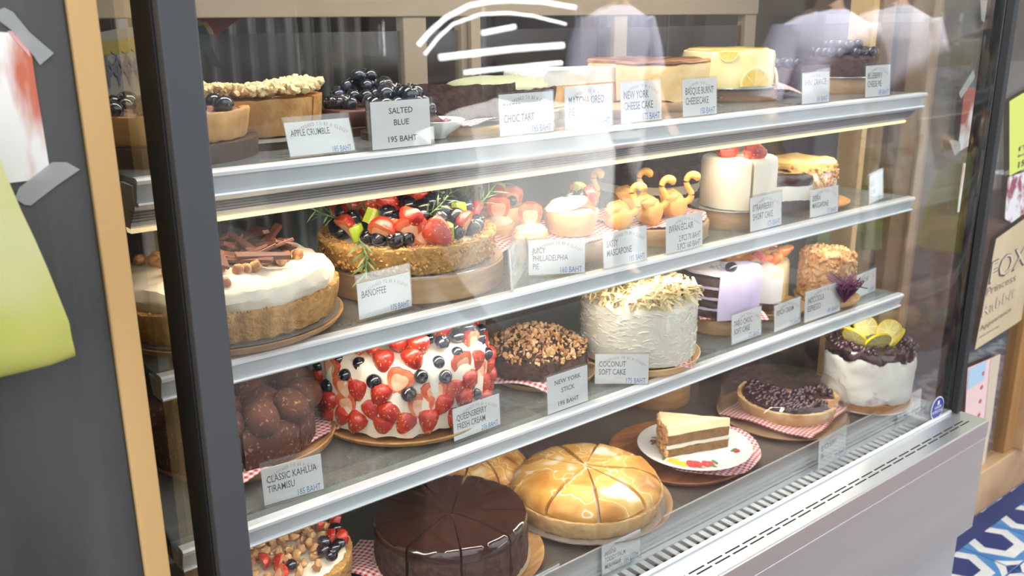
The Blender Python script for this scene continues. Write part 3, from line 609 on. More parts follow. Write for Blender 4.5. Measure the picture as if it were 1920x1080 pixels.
# swan eclairs
c, r = fit(1120, 1345, 468, zB); SWX, SWY = c[0], c[1] + .022
drum_thing('cake_stand', 'wide wooden drum under the swan shaped choux buns', SWX, SWY, zB, r, .026)
cloth('red gingham napkin beneath the swan shaped choux buns', SWX, SWY, zB + .026, r * 1.9, r * 1.9, .2, .0016, rnd=True)
body = disp(xf(lathe([(0, -.026), (.010, -.024), (.019, -.014), (.022, .0), (.019, .012), (.010, .024), (0, .028)], 22), r=(0, R(90), 0), s=(1, 1.05, .8)), .004, 45, 2)
body_me = mesh('body', body, CHOUX); wing_me = [mesh('wing', disp(xf(lathe([(0, -.018), (.010, -.012), (.014, .0), (.009, .014), (0, .024)], 14), (-.004, sy * .011, .014), (sy * .35, R(100), 0), (1, .55, .9)), .004, 60, sy + 3), CHOUX) for sy in (-1, 1)]
nk = [(.018, 0, .008), (.027, 0, .014), (.030, 0, .024), (.024, 0, .036), (.020, 0, .046), (.023, 0, .056), (.031, 0, .060), (.038, 0, .056), (.040, 0, .049)]
nk_me = mesh('neck', tube(smoothp([(a_ * .92, b_, c_ * .86) for a_, b_, c_ in nk]), [q_[0] for q_ in smoothp([(v_,) * 2 for v_ in (.0055, .0056, .0050, .0046, .0046, .0052, .0060, .0066, .0030)])], 14), pm('golden_choux_neck', (.80, .47, .11), .5, coat=.1), 85)
first = None
for k, (u, v, dr, lb) in enumerate([(1160, 428, -.9, 'swan shaped choux bun nearest the round price sign for mascarpone'), (1217, 418, -.5, 'swan shaped choux bun in the middle of the front row'), (1262, 407, -.7, 'swan shaped choux bun closest to the strawberry cream cake'),
                                   (1098, 395, -1.6, 'swan shaped choux bun behind the little fruit tartlet'), (1175, 398, -.8, 'swan shaped choux bun in the back row, tucked behind the front pair')]):
    p = on_z(u, v, zB + .030)
    if first is None:
        sw = first = thing('swan_choux', lb, 'pastry', (p[0], p[1], zB + .045), dr, 'swan shaped choux buns'); ob('body', body_me, None, sw); ob('wing', wing_me[0], None, sw); ob('wing', wing_me[1], None, sw); ob('neck', nk_me, None, sw)
    else: sw = dup(first, loc=(p[0], p[1], zB + .047), rz=dr); sw['label'] = lb
# strawberry short cake
c, r = fit(1303, 1425, 430, zB); drum_thing('cake_stand', 'wooden drum under the white strawberry cream cake', c[0] + .005, c[1] + .0, zB, .066, .030, top=.070)
c, r = fit(1309, 1447, 396, zB + .032)
t = thing('strawberry_cream_cake', 'smooth white cream half cake with three strawberries on top', 'cake', (c[0] + .004, c[1], zB + .0325), to_cam(c[0], c[1]))
H = .082
for k, (a0, a1) in enumerate([(-1.6, .32), (.40, 1.7), (1.75, 4.6)]):
    pr = [(0, 0), (r, 0), (r, H * .3), (r, H * .9), (r * .97, H * .97), (r * .9, H), (0, H)]
    ob('slice', disp(wedge(pr, a0, a1, 20, .0), .0012, 30, k), CREAM if k != 5 else CREAMW, t, smooth=50)
for x, y, a in ((.028, .026, 0), (.012, -.024, 2), (-.02, -.030, 3)): berry('s', t, (x, y, H + .010), (1.45, .1, a), 1.25)
# black oreo cake slices behind, and zebra mascarpone, caramel nut cake
p = on_y(1205, 392, 1.17); t = thing('dark_layer_cake', 'black and white layered chocolate cake at the back behind the swans', 'cake', (p[0], 1.16, zB + .001), to_cam(p[0], 1.1))
layers(t, .095, -1.2, 1.9, [('sponge', CHOCS, 0, .035, .002, 0), ('filling', CREAM, .035, .050, .003, 0), ('sponge', CHOCS, .050, .082, .002, 0)], n=24)
c, r = fit(1440, 1600, 400, zB)
plate_thing('wooden_plate', 'small wooden plate under the chocolate glazed mascarpone cake', c[0], c[1] + .02, zB, .085, WPLATE, .010, 'wooden plates')
t = thing('chocolate_mascarpone_cake', 'glossy chocolate glazed wedge with a white cream layer', 'cake', (c[0] - .045, c[1] + .055, zB + .0115), to_cam(c[0], c[1]) - .15)
layers(t, .125, -.28, .75, [('sponge', CHOCS, 0, .018, .0015, 0), ('filling', CREAMW, .018, .044, .0025, 0), ('glaze', CHOC, .044, .062, .002, 0)], rnd=.004)
t = thing('caramel_nut_cake', 'tall wedge with golden cream top and chopped nuts on its side', 'cake', (c[0] + .035, c[1] + .075, zB + .0115), to_cam(c[0], c[1]) + .25)
layers(t, .095, -1.1, .85, [('sponge', CHOCS, 0, .016, .0015, 0), ('filling', CREAMW, .016, .05, .003, 0), ('frosting', GOLDC, .05, .074, .004, 0)], rnd=.008, fr=40)
crumbs(t, 'chopped_nuts', NUTD, [(.097 * cos(a), .097 * sin(a), random.uniform(.004, .062)) for a in [random.uniform(-1.1, .85) for _ in range(240)]], CH[4], .6, 1.1)
c, r = fit(1452, 1495, 378, zB); cloth('red gingham napkin beside the chocolate glazed wedge', c[0], c[1] + .03, zB + .001, .09, .08, .8, .003)

# ================================================================== SHELF C (third)
c, r = fit(292, 612, 904, zC + .012); r *= .98
plate_thing('wooden_plate', 'wooden plate with raised lip under the cocoa dusted cake', c[0] + .012, c[1] + .01, zC, r * 1.12, WPLATE, .022, 'wooden plates')
cloth('pink and white gingham napkin under the cocoa dusted cake', c[0] + .01, c[1], zC + .012, r * 1.75, r * 1.7, .4, .002)
t = thing('cocoa_ball_cake', 'cocoa dusted cake crowned with round cocoa balls', 'cake', (c[0] - .004, c[1], zC + .020), to_cam(c[0], c[1])); r *= .95
for k in range(8):
    a0 = k * pi / 4 + .1; ob('slice', disp(wedge([(0, 0), (r, 0), (r, .02), (r, .036), (r * .98, .044), (r * .93, .048), (0, .048)], a0, a0 + pi / 4 - .02, 10, .001), .0012, 90, k), COCOA, t, smooth=45)
bm_ = mesh('cocoa_ball', disp(xf(ICO[3], s=(.0245, .0245, .020)), .0016, 60), COCOA)
for x, y in spread(30, r * .90, .036, seed=8, tries=20000): ob('cocoa_ball', bm_, None, t, loc=(x, y, .059), rot=rr3())
# strawberry and blueberry cream cake
c, r = fit(597, 930, 838, zC + .008)
plate_thing('wooden_plate', 'wide acacia plate under the strawberry covered cream cake', c[0], c[1], zC, r * 1.0, WPLATE, .013, 'wooden plates')
c, r = fit(601, 925, 822, zC + .014); r *= .98
t = thing('berry_cream_cake', 'tall white cream cake studded all over with strawberries and blueberries', 'cake', (c[0], c[1], zC + .0135), to_cam(c[0], c[1])); H = .105
pr = [(0, 0), (r * .97, 0), (r * .985, .01), (r * .985, .03), (r * .985, .05), (r * .985, .07), (r * .98, .085), (r * .94, H - .008), (r * .85, H), (r * .6, H + .006), (r * .3, H + .008), (0, H + .008)]
ob('frosting', disp(disp(lathe(pr, 90), .006, 28, 4), .002, 90, 2), CREAM, t)
for row, (z, n, off) in enumerate([(.014, 23, 0), (.036, 23, .14), (.058, 24, .03), (.079, 23, .17), (.098, 21, .08)]):
    for i in range(n):
        a = 2 * pi * i / n + off + random.uniform(-.05, .05); q = r * (.985 if row < 4 else .91); k = (i * 3 + row * 2 + (i // 4)) % 5
        ps = (q * cos(a), q * sin(a), z + random.uniform(-.004, .004))
        if k in (1, 4) and row: berry('b', t, ps, (0, pi / 2 + random.uniform(-.4, .4), a), 1.08)
        elif k == 2: berry('h', t, ps, (0, random.uniform(-.5, .5), a + pi / 2), 1.25)
        elif k == 3: berry('g', t, (ps[0] * .985, ps[1] * .985, ps[2]), (0, random.uniform(-.7, .7), a - pi / 2), 1.1)
        else: berry('s', t, (ps[0] * .96, ps[1] * .96, ps[2]), (random.uniform(-.5, .5), random.uniform(-.5, .5), a), 1.0)
for i, (x, y) in enumerate(spread(56, r * .84, .024, seed=21, tries=9000)):
    k = i % 5; z = H + .012 - .004 * math.hypot(x, y) / r
    if k in (0, 3): berry('b', t, (x, y, z + .003), (random.uniform(-.6, .6), random.uniform(-.6, .6), i), 1.15)
    elif k == 1: berry('h', t, (x, y, z + .002), (-1.1 + random.uniform(-.3, .3), random.uniform(-.4, .4), random.uniform(0, 6)), 1.25)
    else: berry('g', t, (x, y, z + .005), (random.uniform(-.5, .9), random.uniform(-.6, .6), random.uniform(-2.4, -.7)), 1.2)
ob('film_strip', thick(xf(grid(.018, .09, 2, 6), (r * 1.075, .012, .05), (R(90), 0, R(90))), .0003), WRAP, t)
# new york stick: mound of nuts and chocolate on gingham
c, r = fit(932, 1112, 735, zC + .01)
cloth('red gingham napkin rolled out under the nut covered dessert bars', c[0], c[1] + .025, zC + .012, .165, .14, .45, .003, bend=.15)
plate_thing('wooden_plate', 'flat wooden board under the nut covered dessert bars', c[0] + .01, c[1] + .02, zC, .085, WPALE, .012, 'wooden plates')
t = thing('nut_covered_bar', 'chocolate dessert bars buried in toasted almond flakes', 'cake', (c[0] + .0, c[1] + .02, zC + .022), to_cam(*c[:2])); r = .078
ob('chocolate_base', disp(lathe([(0, 0), (r, 0), (r * .98, .02), (r * .8, .036), (0, .046)], 40), .006, 45), CHOCS, t)
crumbs(t, 'almond_flakes', ALMOND, disc_pts(520, r * .98, .028, .004, .026), FLK, .6, 1.35)
crumbs(t, 'chopped_nuts', NUTD, disc_pts(260, r * .98, .026, .004, .026), CH[3], .7, 1.3)
crumbs(t, 'chocolate_crumbs', CHOCS, disc_pts(200, r * .98, .027, .003, .026), CH[4], .6, 1.1)
# coconut cake
c, r = fit(1072, 1309, 716, zC)
plate_thing('wooden_plate', 'light wooden plate under the tall coconut cream cake', c[0], c[1], zC, r, pm('light_plate', (.72, .42, .16), .4, col2=(.85, .58, .28), vs=9, stretch=(1, 8, 8)), .018, 'wooden plates')
cloth('red gingham napkin corner under the tall coconut cream cake', c[0] + .01, c[1] - .01, zC + .012, r * 1.45, r * 1.4, .75, .0015)
c, r = fit(1088, 1299, 700, zC + .012)
t = thing('coconut_cake', 'tall white coconut cream cake topped with curly coconut ribbons, wrapped in film', 'cake', (c[0], c[1], zC + .018), to_cam(c[0], c[1])); H = .095
pr = [(0, 0), (r * .98, 0), (r, .004), (r, .03), (r, .06), (r * .995, H - .012), (r * .96, H - .003), (r * .85, H), (r * .5, H + .006), (0, H + .008)]
ob('frosting', disp(lathe(pr, 100), .0022, 30, 8), COCO, t)
SHR = [xf(tube([(-.007, 0, 0), (0, .001, .0012), (.007, 0, 0)], [.0006, .0011, .0005], 4), r=(0, 0, 0))]
ob('coconut_shreds', scatter(SHR, [TM((r * 1.004 * cos(a), r * 1.004 * sin(a), random.uniform(.004, H - .008)), (random.uniform(-1.5, 1.5), random.uniform(-.3, .3), a + pi / 2 + random.uniform(-.2, .2)), random.uniform(.6, 1.2)) for a in [random.uniform(0, 2 * pi) for _ in range(900)]]), pm('coconut_shred', (.90, .87, .78), .6), t, kind='stuff')
rib = [disp(tube([(-.011, 0, 0), (-.004, .003, .004), (.004, -.002, .005), (.011, .001, 0)], [.001, .0026, .0026, .001], 4, flat=.25), .003, 60, k) for k in range(4)]
ob('coconut_ribbons', scatter(rib, [TM(p, (random.uniform(-.8, .8), random.uniform(-.9, .9), random.uniform(0, 6)), random.uniform(.8, 1.5)) for p in disc_pts(760, r * .99, H + .004, .006, .016)]), COCOY, t, kind='stuff')
ob('film_wrap', disp(lathe([(r * 1.012, .004), (r * 1.018, .03), (r * 1.018, .06), (r * 1.012, H + .002), (r * .99, H + .014)], 70), .002, 22, 5), WRAP, t)
# taro chocolate cake, cut face to the left
c, r = fit(1292, 1425, 630, zC); drum_thing('cake_stand', 'wooden drum under the lilac taro cake', c[0], c[1] + .01, zC, .072, .026)
cloth('red gingham napkin under the lilac taro cake', c[0] + .005, c[1] + .005, zC + .026, .135, .12, .9, .002)
t = thing('taro_chocolate_cake', 'lilac cream half cake with dark chocolate layers and a blueberry on top', 'cake', (c[0] - .010, c[1] + .01, zC + .031), to_cam(c[0], c[1])); r = .072
sp = []; z = 0
for k in range(4): sp += [('sponge', CHOCS, z, z + .014, .0016, 0), ('filling', LAV, z + .014, z + .019, .001, 0)]; z += .019
layers(t, r * .92, -2.5, .0, sp[:-1], n=20); 
g = wedge([(0, 0), (r, 0), (r, .03), (r, .07), (r * .95, .080), (r * .8, .083), (0, .086)], .02, 2.2, 26, 0); ob('frosting', disp(g, .0035, 25, 6), LAV, t, smooth=45)
g = wedge([(0, .0765), (r * .93, .0765), (r * .9, .082), (0, .086)], -2.5, -.0, 20, 0); ob('frosting', disp(g, .002, 25, 9), pm('pale_lilac', (.82, .72, .78), .45), t, smooth=45)
berry('b', t, (r * .62, .018, .088), (.3, .5, 0), 1.1); ob('rosemary_sprig', ROSE_ME[0], None, t, loc=(r * .55, -.02, .085), rot=(0, -.2, 1)).scale = (.5, .5, .5)
ob('film_wrap', disp(xf(lathe([(r * .4, .095), (r * .95, .07), (r * 1.05, .03), (r * 1.06, .0)], 30, -2.6, -1.3), (-.0, -.004, 0)), .005, 25), WRAP, t)
# peach cake, white cake, nut cake
p = on_y(1415, 500, 1.06); t = thing('peach_cake', 'cream cake heaped with glazed orange peach slices', 'cake', (p[0], 1.07, zC + .002), to_cam(p[0], 1.07))
ob('frosting', disp(lathe([(0, 0), (.075, 0), (.075, .07), (.07, .078), (0, .08)], 50), .003, 40), SPONGE, t)
pe = mesh('peach_slice', disp(xf(ICO[3], s=(.024, .011, .012)), .003, 50), PEACH)
for i, (x, y) in enumerate(spread(22, .066, .021, seed=5)): ob('peach_slice', pe, None, t, loc=(x, y, .088), rot=(random.uniform(-.5, .5), random.uniform(-.5, .5), random.uniform(0, 6)))
p = on_z(1475, 600, zC + .02); t = thing('white_cheesecake_wedge', 'pale cheesecake wedge with grey biscuit base, behind the nut covered cake sign', 'cake', (p[0] + .090, p[1] + .125, zC + .014), to_cam(p[0], p[1]) - .1)
layers(t, .085, -.5, .62, [('biscuit_base', CHOCS, 0, .014, .001, 0), ('filling', CREAMW, .014, .060, .0012, 0), ('topping', CREAM, .060, .078, .002, 0)])
plate_thing('wooden_plate', 'pale wooden plate under the white cheesecake wedge', p[0] + .075, p[1] + .098, zC, .075, WPALE, .013, 'wooden plates')
berry('h', t, (.04, .0, .085), (1, .3, 1), 1)
c, r = fit(1500, 1592, 585, zC + .01)
plate_thing('wooden_plate', 'honey wooden plate under the nut covered espresso cake', c[0] + .056, c[1] + .034, zC, .062, pm('light_plate', (.72, .42, .16)), .014, 'wooden plates')
t = thing('nut_covered_cake', 'tall cake completely covered with glazed chopped almonds', 'cake', (c[0] + .050, c[1] + .034, zC + .0145), to_cam(c[0], c[1])); r = .050
g = lathe([(0, 0), (r, 0), (r * 1.03, .04), (r * .98, .078), (r * .8, .088), (0, .092)], 40); ob('sponge', disp(g, .003, 50), NUTD, t)
pts = [(r * 1.01 * cos(a), r * 1.01 * sin(a), random.uniform(.003, .082)) for a in [random.uniform(0, 2 * pi) for _ in range(520)]] + disc_pts(170, r * .95, .084, .002, .007)
crumbs(t, 'chopped_almonds', NUTD, pts, CH[4] + FLK, .8, 1.5); crumbs(t, 'almond_flakes', ALMOND, random.sample(pts, 260), CH[3] + FLK, .7, 1.3)
p = on_z(1592, 590, zC + .01); t = thing('purple_tassel', 'bunch of dark purple straw strands lying beside the nut covered cake', 'tassel', (p[0] + .03, p[1] + .03, zC + .02), 1.0)
ob('strands', join(*[tube([(0, 0, 0), (random.uniform(-.02, .02), random.uniform(-.02, .02), .03), (random.uniform(-.03, .03), random.uniform(-.03, .03), random.uniform(.03, .055))], .0011, 4) for _ in range(60)]), PURPLE, t, kind='stuff')
q = on_y(1590, 470, 1.16); go = ob('hanging_cloth', thick(xf(grid(.16, .15, 24, 20, lambda x, y: .006 * sin(x * 50)), r=(R(80), 0, R(-35))), .002), GREENC, loc=(q[0] - .02, 1.15, zC + .078)); tag(go, 'olive green cloth draped behind the nut covered cake', 'cloth')
c_, r_ = fit(1320, 1400, 545, zC + .05); p = on_y(1290, 500, 1.12)
t = thing('pink_layer_wedge', 'pink and yellow layered wedge standing behind the lilac taro cake', 'cake', (p[0] - .01, 1.14, zC + .002), to_cam(p[0], 1.1))
layers(t, .09, -.9, .9, [('sponge', SPONGE, 0, .028, .002, 0), ('filling', CREAM, .028, .036, .001, 0), ('sponge', SPONGE, .036, .062, .002, 0), ('topping', pm('pink_cream', (.80, .42, .38), .4), .062, .085, .003, 0)])

# ================================================================== DECK D
plate_thing('wooden_plate', 'large dark wooden plate under the sliced chocolate cake', .690, .992, zD, .128, WPLATE, .012, 'wooden plates')
CX, CY, r = .676, .990, .110
t = thing('chocolate_cake', 'dark chocolate cake with glossy glaze cut into ten wedges', 'cake', (CX, CY, zD + .012), to_cam(CX, CY)); H = .070
ob('cake_board', lathe([(0, 0), (r * 1.06, 0), (r * 1.06, .0015), (0, .0015)], 60), pm('gold_board', (.60, .46, .30), .35, .3), t, smooth=False)
for k in range(9):
    a0 = k * 2 * pi / 9 + .12; a1 = a0 + 2 * pi / 9 - .022
    w = ob('slice', disp(wedge([(0, .0015), (r, .0015), (r * 1.01, .02), (r, .045), (r * .985, H - .008), (0, H - .008)], a0, a1, 14, .0022), .0026, 90, k), CHOCS, t, smooth=35)
    ob('glaze', disp(wedge([(0, H - .0085), (r * .99, H - .012), (r * 1.003, H - .016), (r * 1.006, H - .006), (r * .975, H + .001), (r * .9, H + .002), (r * .5, H + .003), (r * .12, H + .001), (0, H - .002)], a0, a1, 16, .0022), .0016, 40, k), CHOC, w, smooth=60)
cloth('red gingham napkin at the left of the chocolate cake', .572, 1.05, zD + .001, .09, .09, .5, .004)
# nut and berry tart bottom left
c, r = fit(415, 682, 1192, zD + .004)
t = thing('nut_berry_tart', 'cream tart covered with walnuts, blueberries and red berries', 'tart', (c[0] - .006, c[1] + .004, zD + .035), to_cam(c[0], c[1])); r = .098
drum_thing('cake_stand', 'wooden drum under the walnut and berry tart', c[0] - .006, c[1] + .004, zD, .095, .034)
crust(t, r, .032, flutes=24, fl=.02, amp=.003); dome(t, r * .93, .022, .018, CREAM, 'whipped_cream', .003)
wal = [disp(blob(.008, .006, .0045, 3, .004, 110, k), .001, 200) for k in range(4)]
wm = [mesh('walnut', w, pm('walnut', (.60, .38, .18), .6, col2=(.42, .22, .09), vs=80), 80) for w in wal]
for i, (x, y) in enumerate(spread(95, r * .90, .0125, seed=3, tries=9000)):
    z = .044 + .008 * (1 - (math.hypot(x, y) / r) ** 2); q = math.hypot(x, y) / r
    if q > .62 and i % 3 == 0: berry('b', t, (x, y, z + .003), (random.uniform(-.8, .8), .3, i), 1.05)
    elif q > .5 and i % 3 == 1: berry('g', t, (x, y, z + .003), (random.uniform(-.6, .6), .4, i), .85)
    else: ob('walnut', wm[i % 4], None, t, loc=(x, y, z), rot=rr3())
# meringue tarts
def meringue(label, x, y, z, r, rz, m, nsl=9):
    t = thing('meringue_tart', label, 'tart', (x, y, z), rz)
    ob('cake_board', lathe([(0, -.0015), (r * 1.05, -.0015), (r * 1.05, 0), (0, 0)], 60), TIN, t, smooth=False)
    crust(t, r, .030, CRUSTP, 60, .016, amp=.0015, wall=.008)
    for k in range(nsl):
        a0 = k * 2 * pi / nsl; a1 = a0 + 2 * pi / nsl - .06; rr = r * .975
        pr = [(0, .022), (rr * .96, .024), (rr, .034)] + [(rr * (1 - .5 * s_ ** 1.6) if s_ < 1 else 0, .034 + .030 * sin(s_ * pi / 2)) for s_ in (.15, .3, .5, .7, .85)] + [(rr * .25, .0645), (0, .065)]
        ob('meringue_wedge', disp(wedge(pr, a0, a1, 18, .001), .0035, 26, k * 3 + r * 9), m, t, smooth=45)
    ob('meringue_core', lathe([(0, .02), (r * .93, .022), (r * .8, .044), (r * .4, .057), (0, .060)], 50), CREAMW, t); return t
c, r = fit(962, 1243, 1020, zD + .013); c[1] += .006
plate_thing('wooden_plate', 'pale wooden board under the big toasted meringue tart', c[0] + .012, c[1] + .01, zD, r * 1.14, WPALE, .012, 'wooden plates')
meringue('domed toasted meringue tart scored into wedges, largest on the bottom deck', c[0], c[1], zD + .0135, r, to_cam(c[0], c[1]) + .2, TOASTG)
p = on_z(950, 905, zD + .0); meringue('second toasted meringue tart half hidden behind the chocolate cake', p[0] - .05, 1.150, zD + .002, .092, .4, TOAST)
# plate with a slice of carrot cake
c, r = fit(1156, 1420, 922, zD)
plate_thing('wooden_plate', 'dark round wooden tray under the floral plate', c[0] - .01, c[1] + .015, zD, r * 1.0, WDARK, .013, 'wooden plates')
c, r = fit(1193, 1405, 886, zD + .03)
cloth('round red gingham napkin under the floral plate with cake', c[0] + .030, c[1] - .008, zD + .012, .215, .185, .35, .0022, rnd=True)
t = thing('floral_plate', 'white china plate painted with red and yellow flowers', 'plate', (c[0], c[1], zD + .022), to_cam(c[0], c[1]))
ob('plate_body', lathe([(0, 0), (r * .55, 0), (r * .6, .002), (r * .8, .004), (r * .985, .011), (r, .0125), (r * .98, .0130), (r * .8, .0065), (r * .62, .0040), (0, .0035)], 72), WHITEB, t)
def flower(x, y, z, s_, m, n=5): return join(*[xf(ICO[1], (x + s_ * .8 * cos(2 * pi * k / n), y + s_ * .8 * sin(2 * pi * k / n), z), s=(s_ * .75, s_ * .75, .0004)) for k in range(n)])
RP = pm('rose_print', (.60, .05, .06), .3, coat=.5); YP = pm('yellow_print', (.85, .58, .06), .3, coat=.5); GP = pm('leaf_print', (.08, .25, .10), .3, coat=.5)
zf = .0062
ob('flower_print', join(flower(r * .66, .000, zf, .011, RP), flower(r * .60, .024, zf, .009, RP), flower(.0, r * .72, zf, .006, RP), flower(-r * .7, .01, zf, .006, RP), flower(-.01, -r * .72, zf, .005, RP)), RP, t)
ob('flower_print', join(flower(r * .72, -.022, zf + .0006, .009, YP), flower(r * .60, -.034, zf, .008, YP)), YP, t)
ob('leaf_print', join(*[xf(ICO[1], (r * q * cos(a), r * q * sin(a), zf + .0004), (0, 0, a + b), (.011, .0035, .0004)) for q, a, b in ((.74, .45, .7), (.62, .62, 0), (.80, .2, 1.2), (.72, -.75, .5), (.7, 2.2, .6), (.68, 1.6, 1), (.7, -1.6, 1), (.72, -1.9, .2))]), GP, t)
ca, cb = cos(to_cam(c[0], c[1])), sin(to_cam(c[0], c[1]))
t = thing('carrot_cake_slice', 'wedge of carrot cake with cream cheese frosting lying on the floral plate', 'cake slice', (c[0] + .050, c[1] - .036, zD + .026), 2.50)
layers(t, .125, -.26, .30, [('sponge', CARROT, 0, .016, .0022, 0), ('filling', CREAM, .016, .024, .002, 0), ('sponge', CARROT, .024, .042, .0022, 0), ('frosting', pm('yellow_cream', (.95, .84, .50), .4, sss=.1), .042, .058, .0018, 0)])
crumbs(t, 'chopped_nuts', NUTD, [(.126 * cos(a), .126 * sin(a), random.uniform(.002, .058)) for a in [random.uniform(-.27, .31) for _ in range(150)]], CH[4], .6, 1.2)
# pan on drum at the back
c, r = fit(1178, 1310, 778, zD + .0)
t = drum_thing('cake_stand', 'wooden drum near the back wall of the bottom deck', c[0], c[1] + .02, zD, .068, .052, pm('amber_drum', (.30, .17, .07), .5, col2=(.40, .24, .11), vs=8, stretch=(2, 2, 9)), top=.072)
# berry pie under glass dome
c, r = fit(1340, 1590, 836, zD)
plate_thing('wooden_plate', 'clear edged round board under the dark berry pie', c[0], c[1] + .005, zD, .128, WPALE, .010, 'wooden plates')
cloth('red gingham napkin spread under the dark berry pie', c[0], c[1] + .0, zD + .009, .19, .19, .2, .002)
t = thing('berry_pie', 'shallow pastry pie filled with glossy dark berries, one section cut out', 'pie', (c[0] + .022, c[1] + .008, zD + .014), to_cam(c[0], c[1])); r = .100
for a0, a1 in ((-2.1, 1.15), (1.75, 2.35)):
    crust(t, r, .026, CRUSTP, 40, .02, .009, 'crust', a0, a1, .0016)
    w = wedge([(0, .014), (r * .88, .014), (r * .89, .024), (r * .5, .028), (0, .028)], a0 + .01, a1 - .01, 40, 0); fl_ = ob('berry_filling', disp(w, .003, 60), BERRYJ, t, smooth=60)
    pts = []
    for _ in range(int(300 * (a1 - a0) / 3.2)):
        a = random.uniform(a0 + .06, a1 - .06); q = r * .86 * math.sqrt(random.random()); pts.append((q * cos(a), q * sin(a), .031 + random.uniform(-.002, .003)))
    ob('berries', scatter([xf(ICO[2], s=(.0045, .0045, .004))], [TM(p_, rr3(), random.uniform(.9, 1.5)) for p_ in pts]), BERRYJ, t, kind='stuff')
t2 = thing('glass_dome', 'shallow clear dish cover over the dark berry pie', 'cover', (c[0], c[1] + .005, zD + .0105), 0)
ob('dome_shell', lathe([(.127, .0), (.127, .035), (.124, .052), (.115, .058), (.118, .056), (.1245, .034), (.1245, 0)], 64), GLASS, t2)
# lemon blueberry cake
c, r = fit(1537, 1700, 776, zD + .008); r *= .97
plate_thing('white_plate', 'white plate under the lemon topped blueberry cake', c[0], c[1], zD, r * 1.05, WHITEB, .009)
t = thing('lemon_berry_cake', 'tall white cream cake with berry compote and lemon slices on top', 'cake', (c[0], c[1], zD + .0065), to_cam(c[0], c[1])); H = .125
ob('biscuit_base', disp(lathe([(0, 0), (r * .97, 0), (r * .99, .018), (0, .02)], 60), .003, 60), pm('base_brown', (.50, .25, .08), .7, bump=.4, bs=90), t)
wf = pm('marbled_cream', (.93, .91, .85), .5, bump=.3, bs=60, col2=(.55, .38, .52), vs=24, ramp=(.62, .74), sss=.1)
ob('frosting', disp(lathe([(0, .018), (r * .98, .018)] + [(r * (1 + .01 * sin(k * 2)), .018 + k * .011) for k in range(1, 9)] + [(r * .98, H - .014), (0, H - .012)], 80), .004, 45), wf, t)
ob('berry_topping', disp(lathe([(0, H - .014), (r * 1.0, H - .020), (r * 1.02, H - .010), (r * .98, H), (r * .7, H + .002), (0, H)], 80, rf=lambda a, z, rr: 1 + .015 * sin(a * 9)), .006, 50), BERRYJ, t)
crumbs(t, 'berries', BERRYJ, disc_pts(150, r * .98, H + .002, .002, 0, r * .5), [xf(ICO[2], s=(.006, .006, .005))], .6, 1.2)
def citrus(rad, th, a1=2 * pi, mats=None):
    n = 28; rim = lathe([(rad * .9, 0), (rad, 0), (rad, th), (rad * .9, th)], n, 0, a1); rim[1] = [f for f in rim[1]]
    g = [setm(rim, 1)]; k = max(3, int(round(8 * a1 / (2 * pi))))
    for i in range(k): g.append(setm(wedge([(0, .0002), (rad * .84, .0002), (rad * .86, th * .5), (rad * .84, th - .0002), (0, th - .0002)], i * a1 / k + .04, (i + 1) * a1 / k - .04, 4, .0008), 0))
    g.append(setm(lathe([(0, th * .1), (rad * .92, th * .1), (rad * .92, th * .9), (0, th * .9)], n, 0, a1), 2)); return join(*g)
LM = mesh('lemon_slice', citrus(.026, .005), [LEMON, LEMONR, pm('lemon_pith', (.93, .88, .55), .5)], 30)
for k in range(6):
    a = 2 * pi * k / 6 + .3; ob('lemon_slice', LM, None, t, loc=(r * .55 * cos(a), r * .55 * sin(a), H + .014), rot=(0, -1.0, a + .25))

# ================================================================== SHELF A (top)
# apple crumble tart
BX = bb(-.13, .13, -.10, .10, 0, .022)
c, r = fity(395, 633, 268, .955); zt = on_y(560, 268, .955)[2]
hA = max(.012, zt - zA); plA = thing('brown_stand', 'dark brown low stand under the crumble topped tart', 'cake stand', (c[0] - .012, c[1] + .065, zA))
ob('stand_body', lathe([(0, 0), (r * 1.45, 0), (r * 1.45, hA - .003), (0, hA - .003)], 60), BOXB, plA, smooth=False); ob('cake_board', lathe([(0, hA - .003), (r * 1.5, hA - .003), (r * 1.5, hA - .0015), (0, hA - .0015)], 60), TIN, plA, smooth=False)
t = thing('apple_crumble_tart', 'golden tart wedges under a thick pale butter crumble', 'tart', (c[0] - .004, c[1] + .065, zA + hA), to_cam(c[0], c[1])); r = r * 1.25
hc = .042
for a0, a1 in ((-.2, 1.0), (-1.5, -.24), (1.04, 2.4)):
    ob('tart_base', disp(wedge([(0, 0), (r * .92, 0), (r * .97, .015), (r, hc), (0, hc)], a0, a1, 18, 0), .0018, 60), pm('apple_base', (.66, .36, .12), .65, bump=.5, bs=120, col2=(.50, .24, .07), vs=40), t, smooth=40)
pts = []
for _ in range(1500):
    a = random.uniform(-1.5, 2.4); q = r * 1.0 * math.sqrt(random.random()); pts.append((q * cos(a), q * sin(a), hc + .006 + random.uniform(-.004, .005) + .006 * (q / r)))
crumbs(t, 'crumble_topping', CRUMB, pts, CH[3] + CH[4], .8, 1.6)
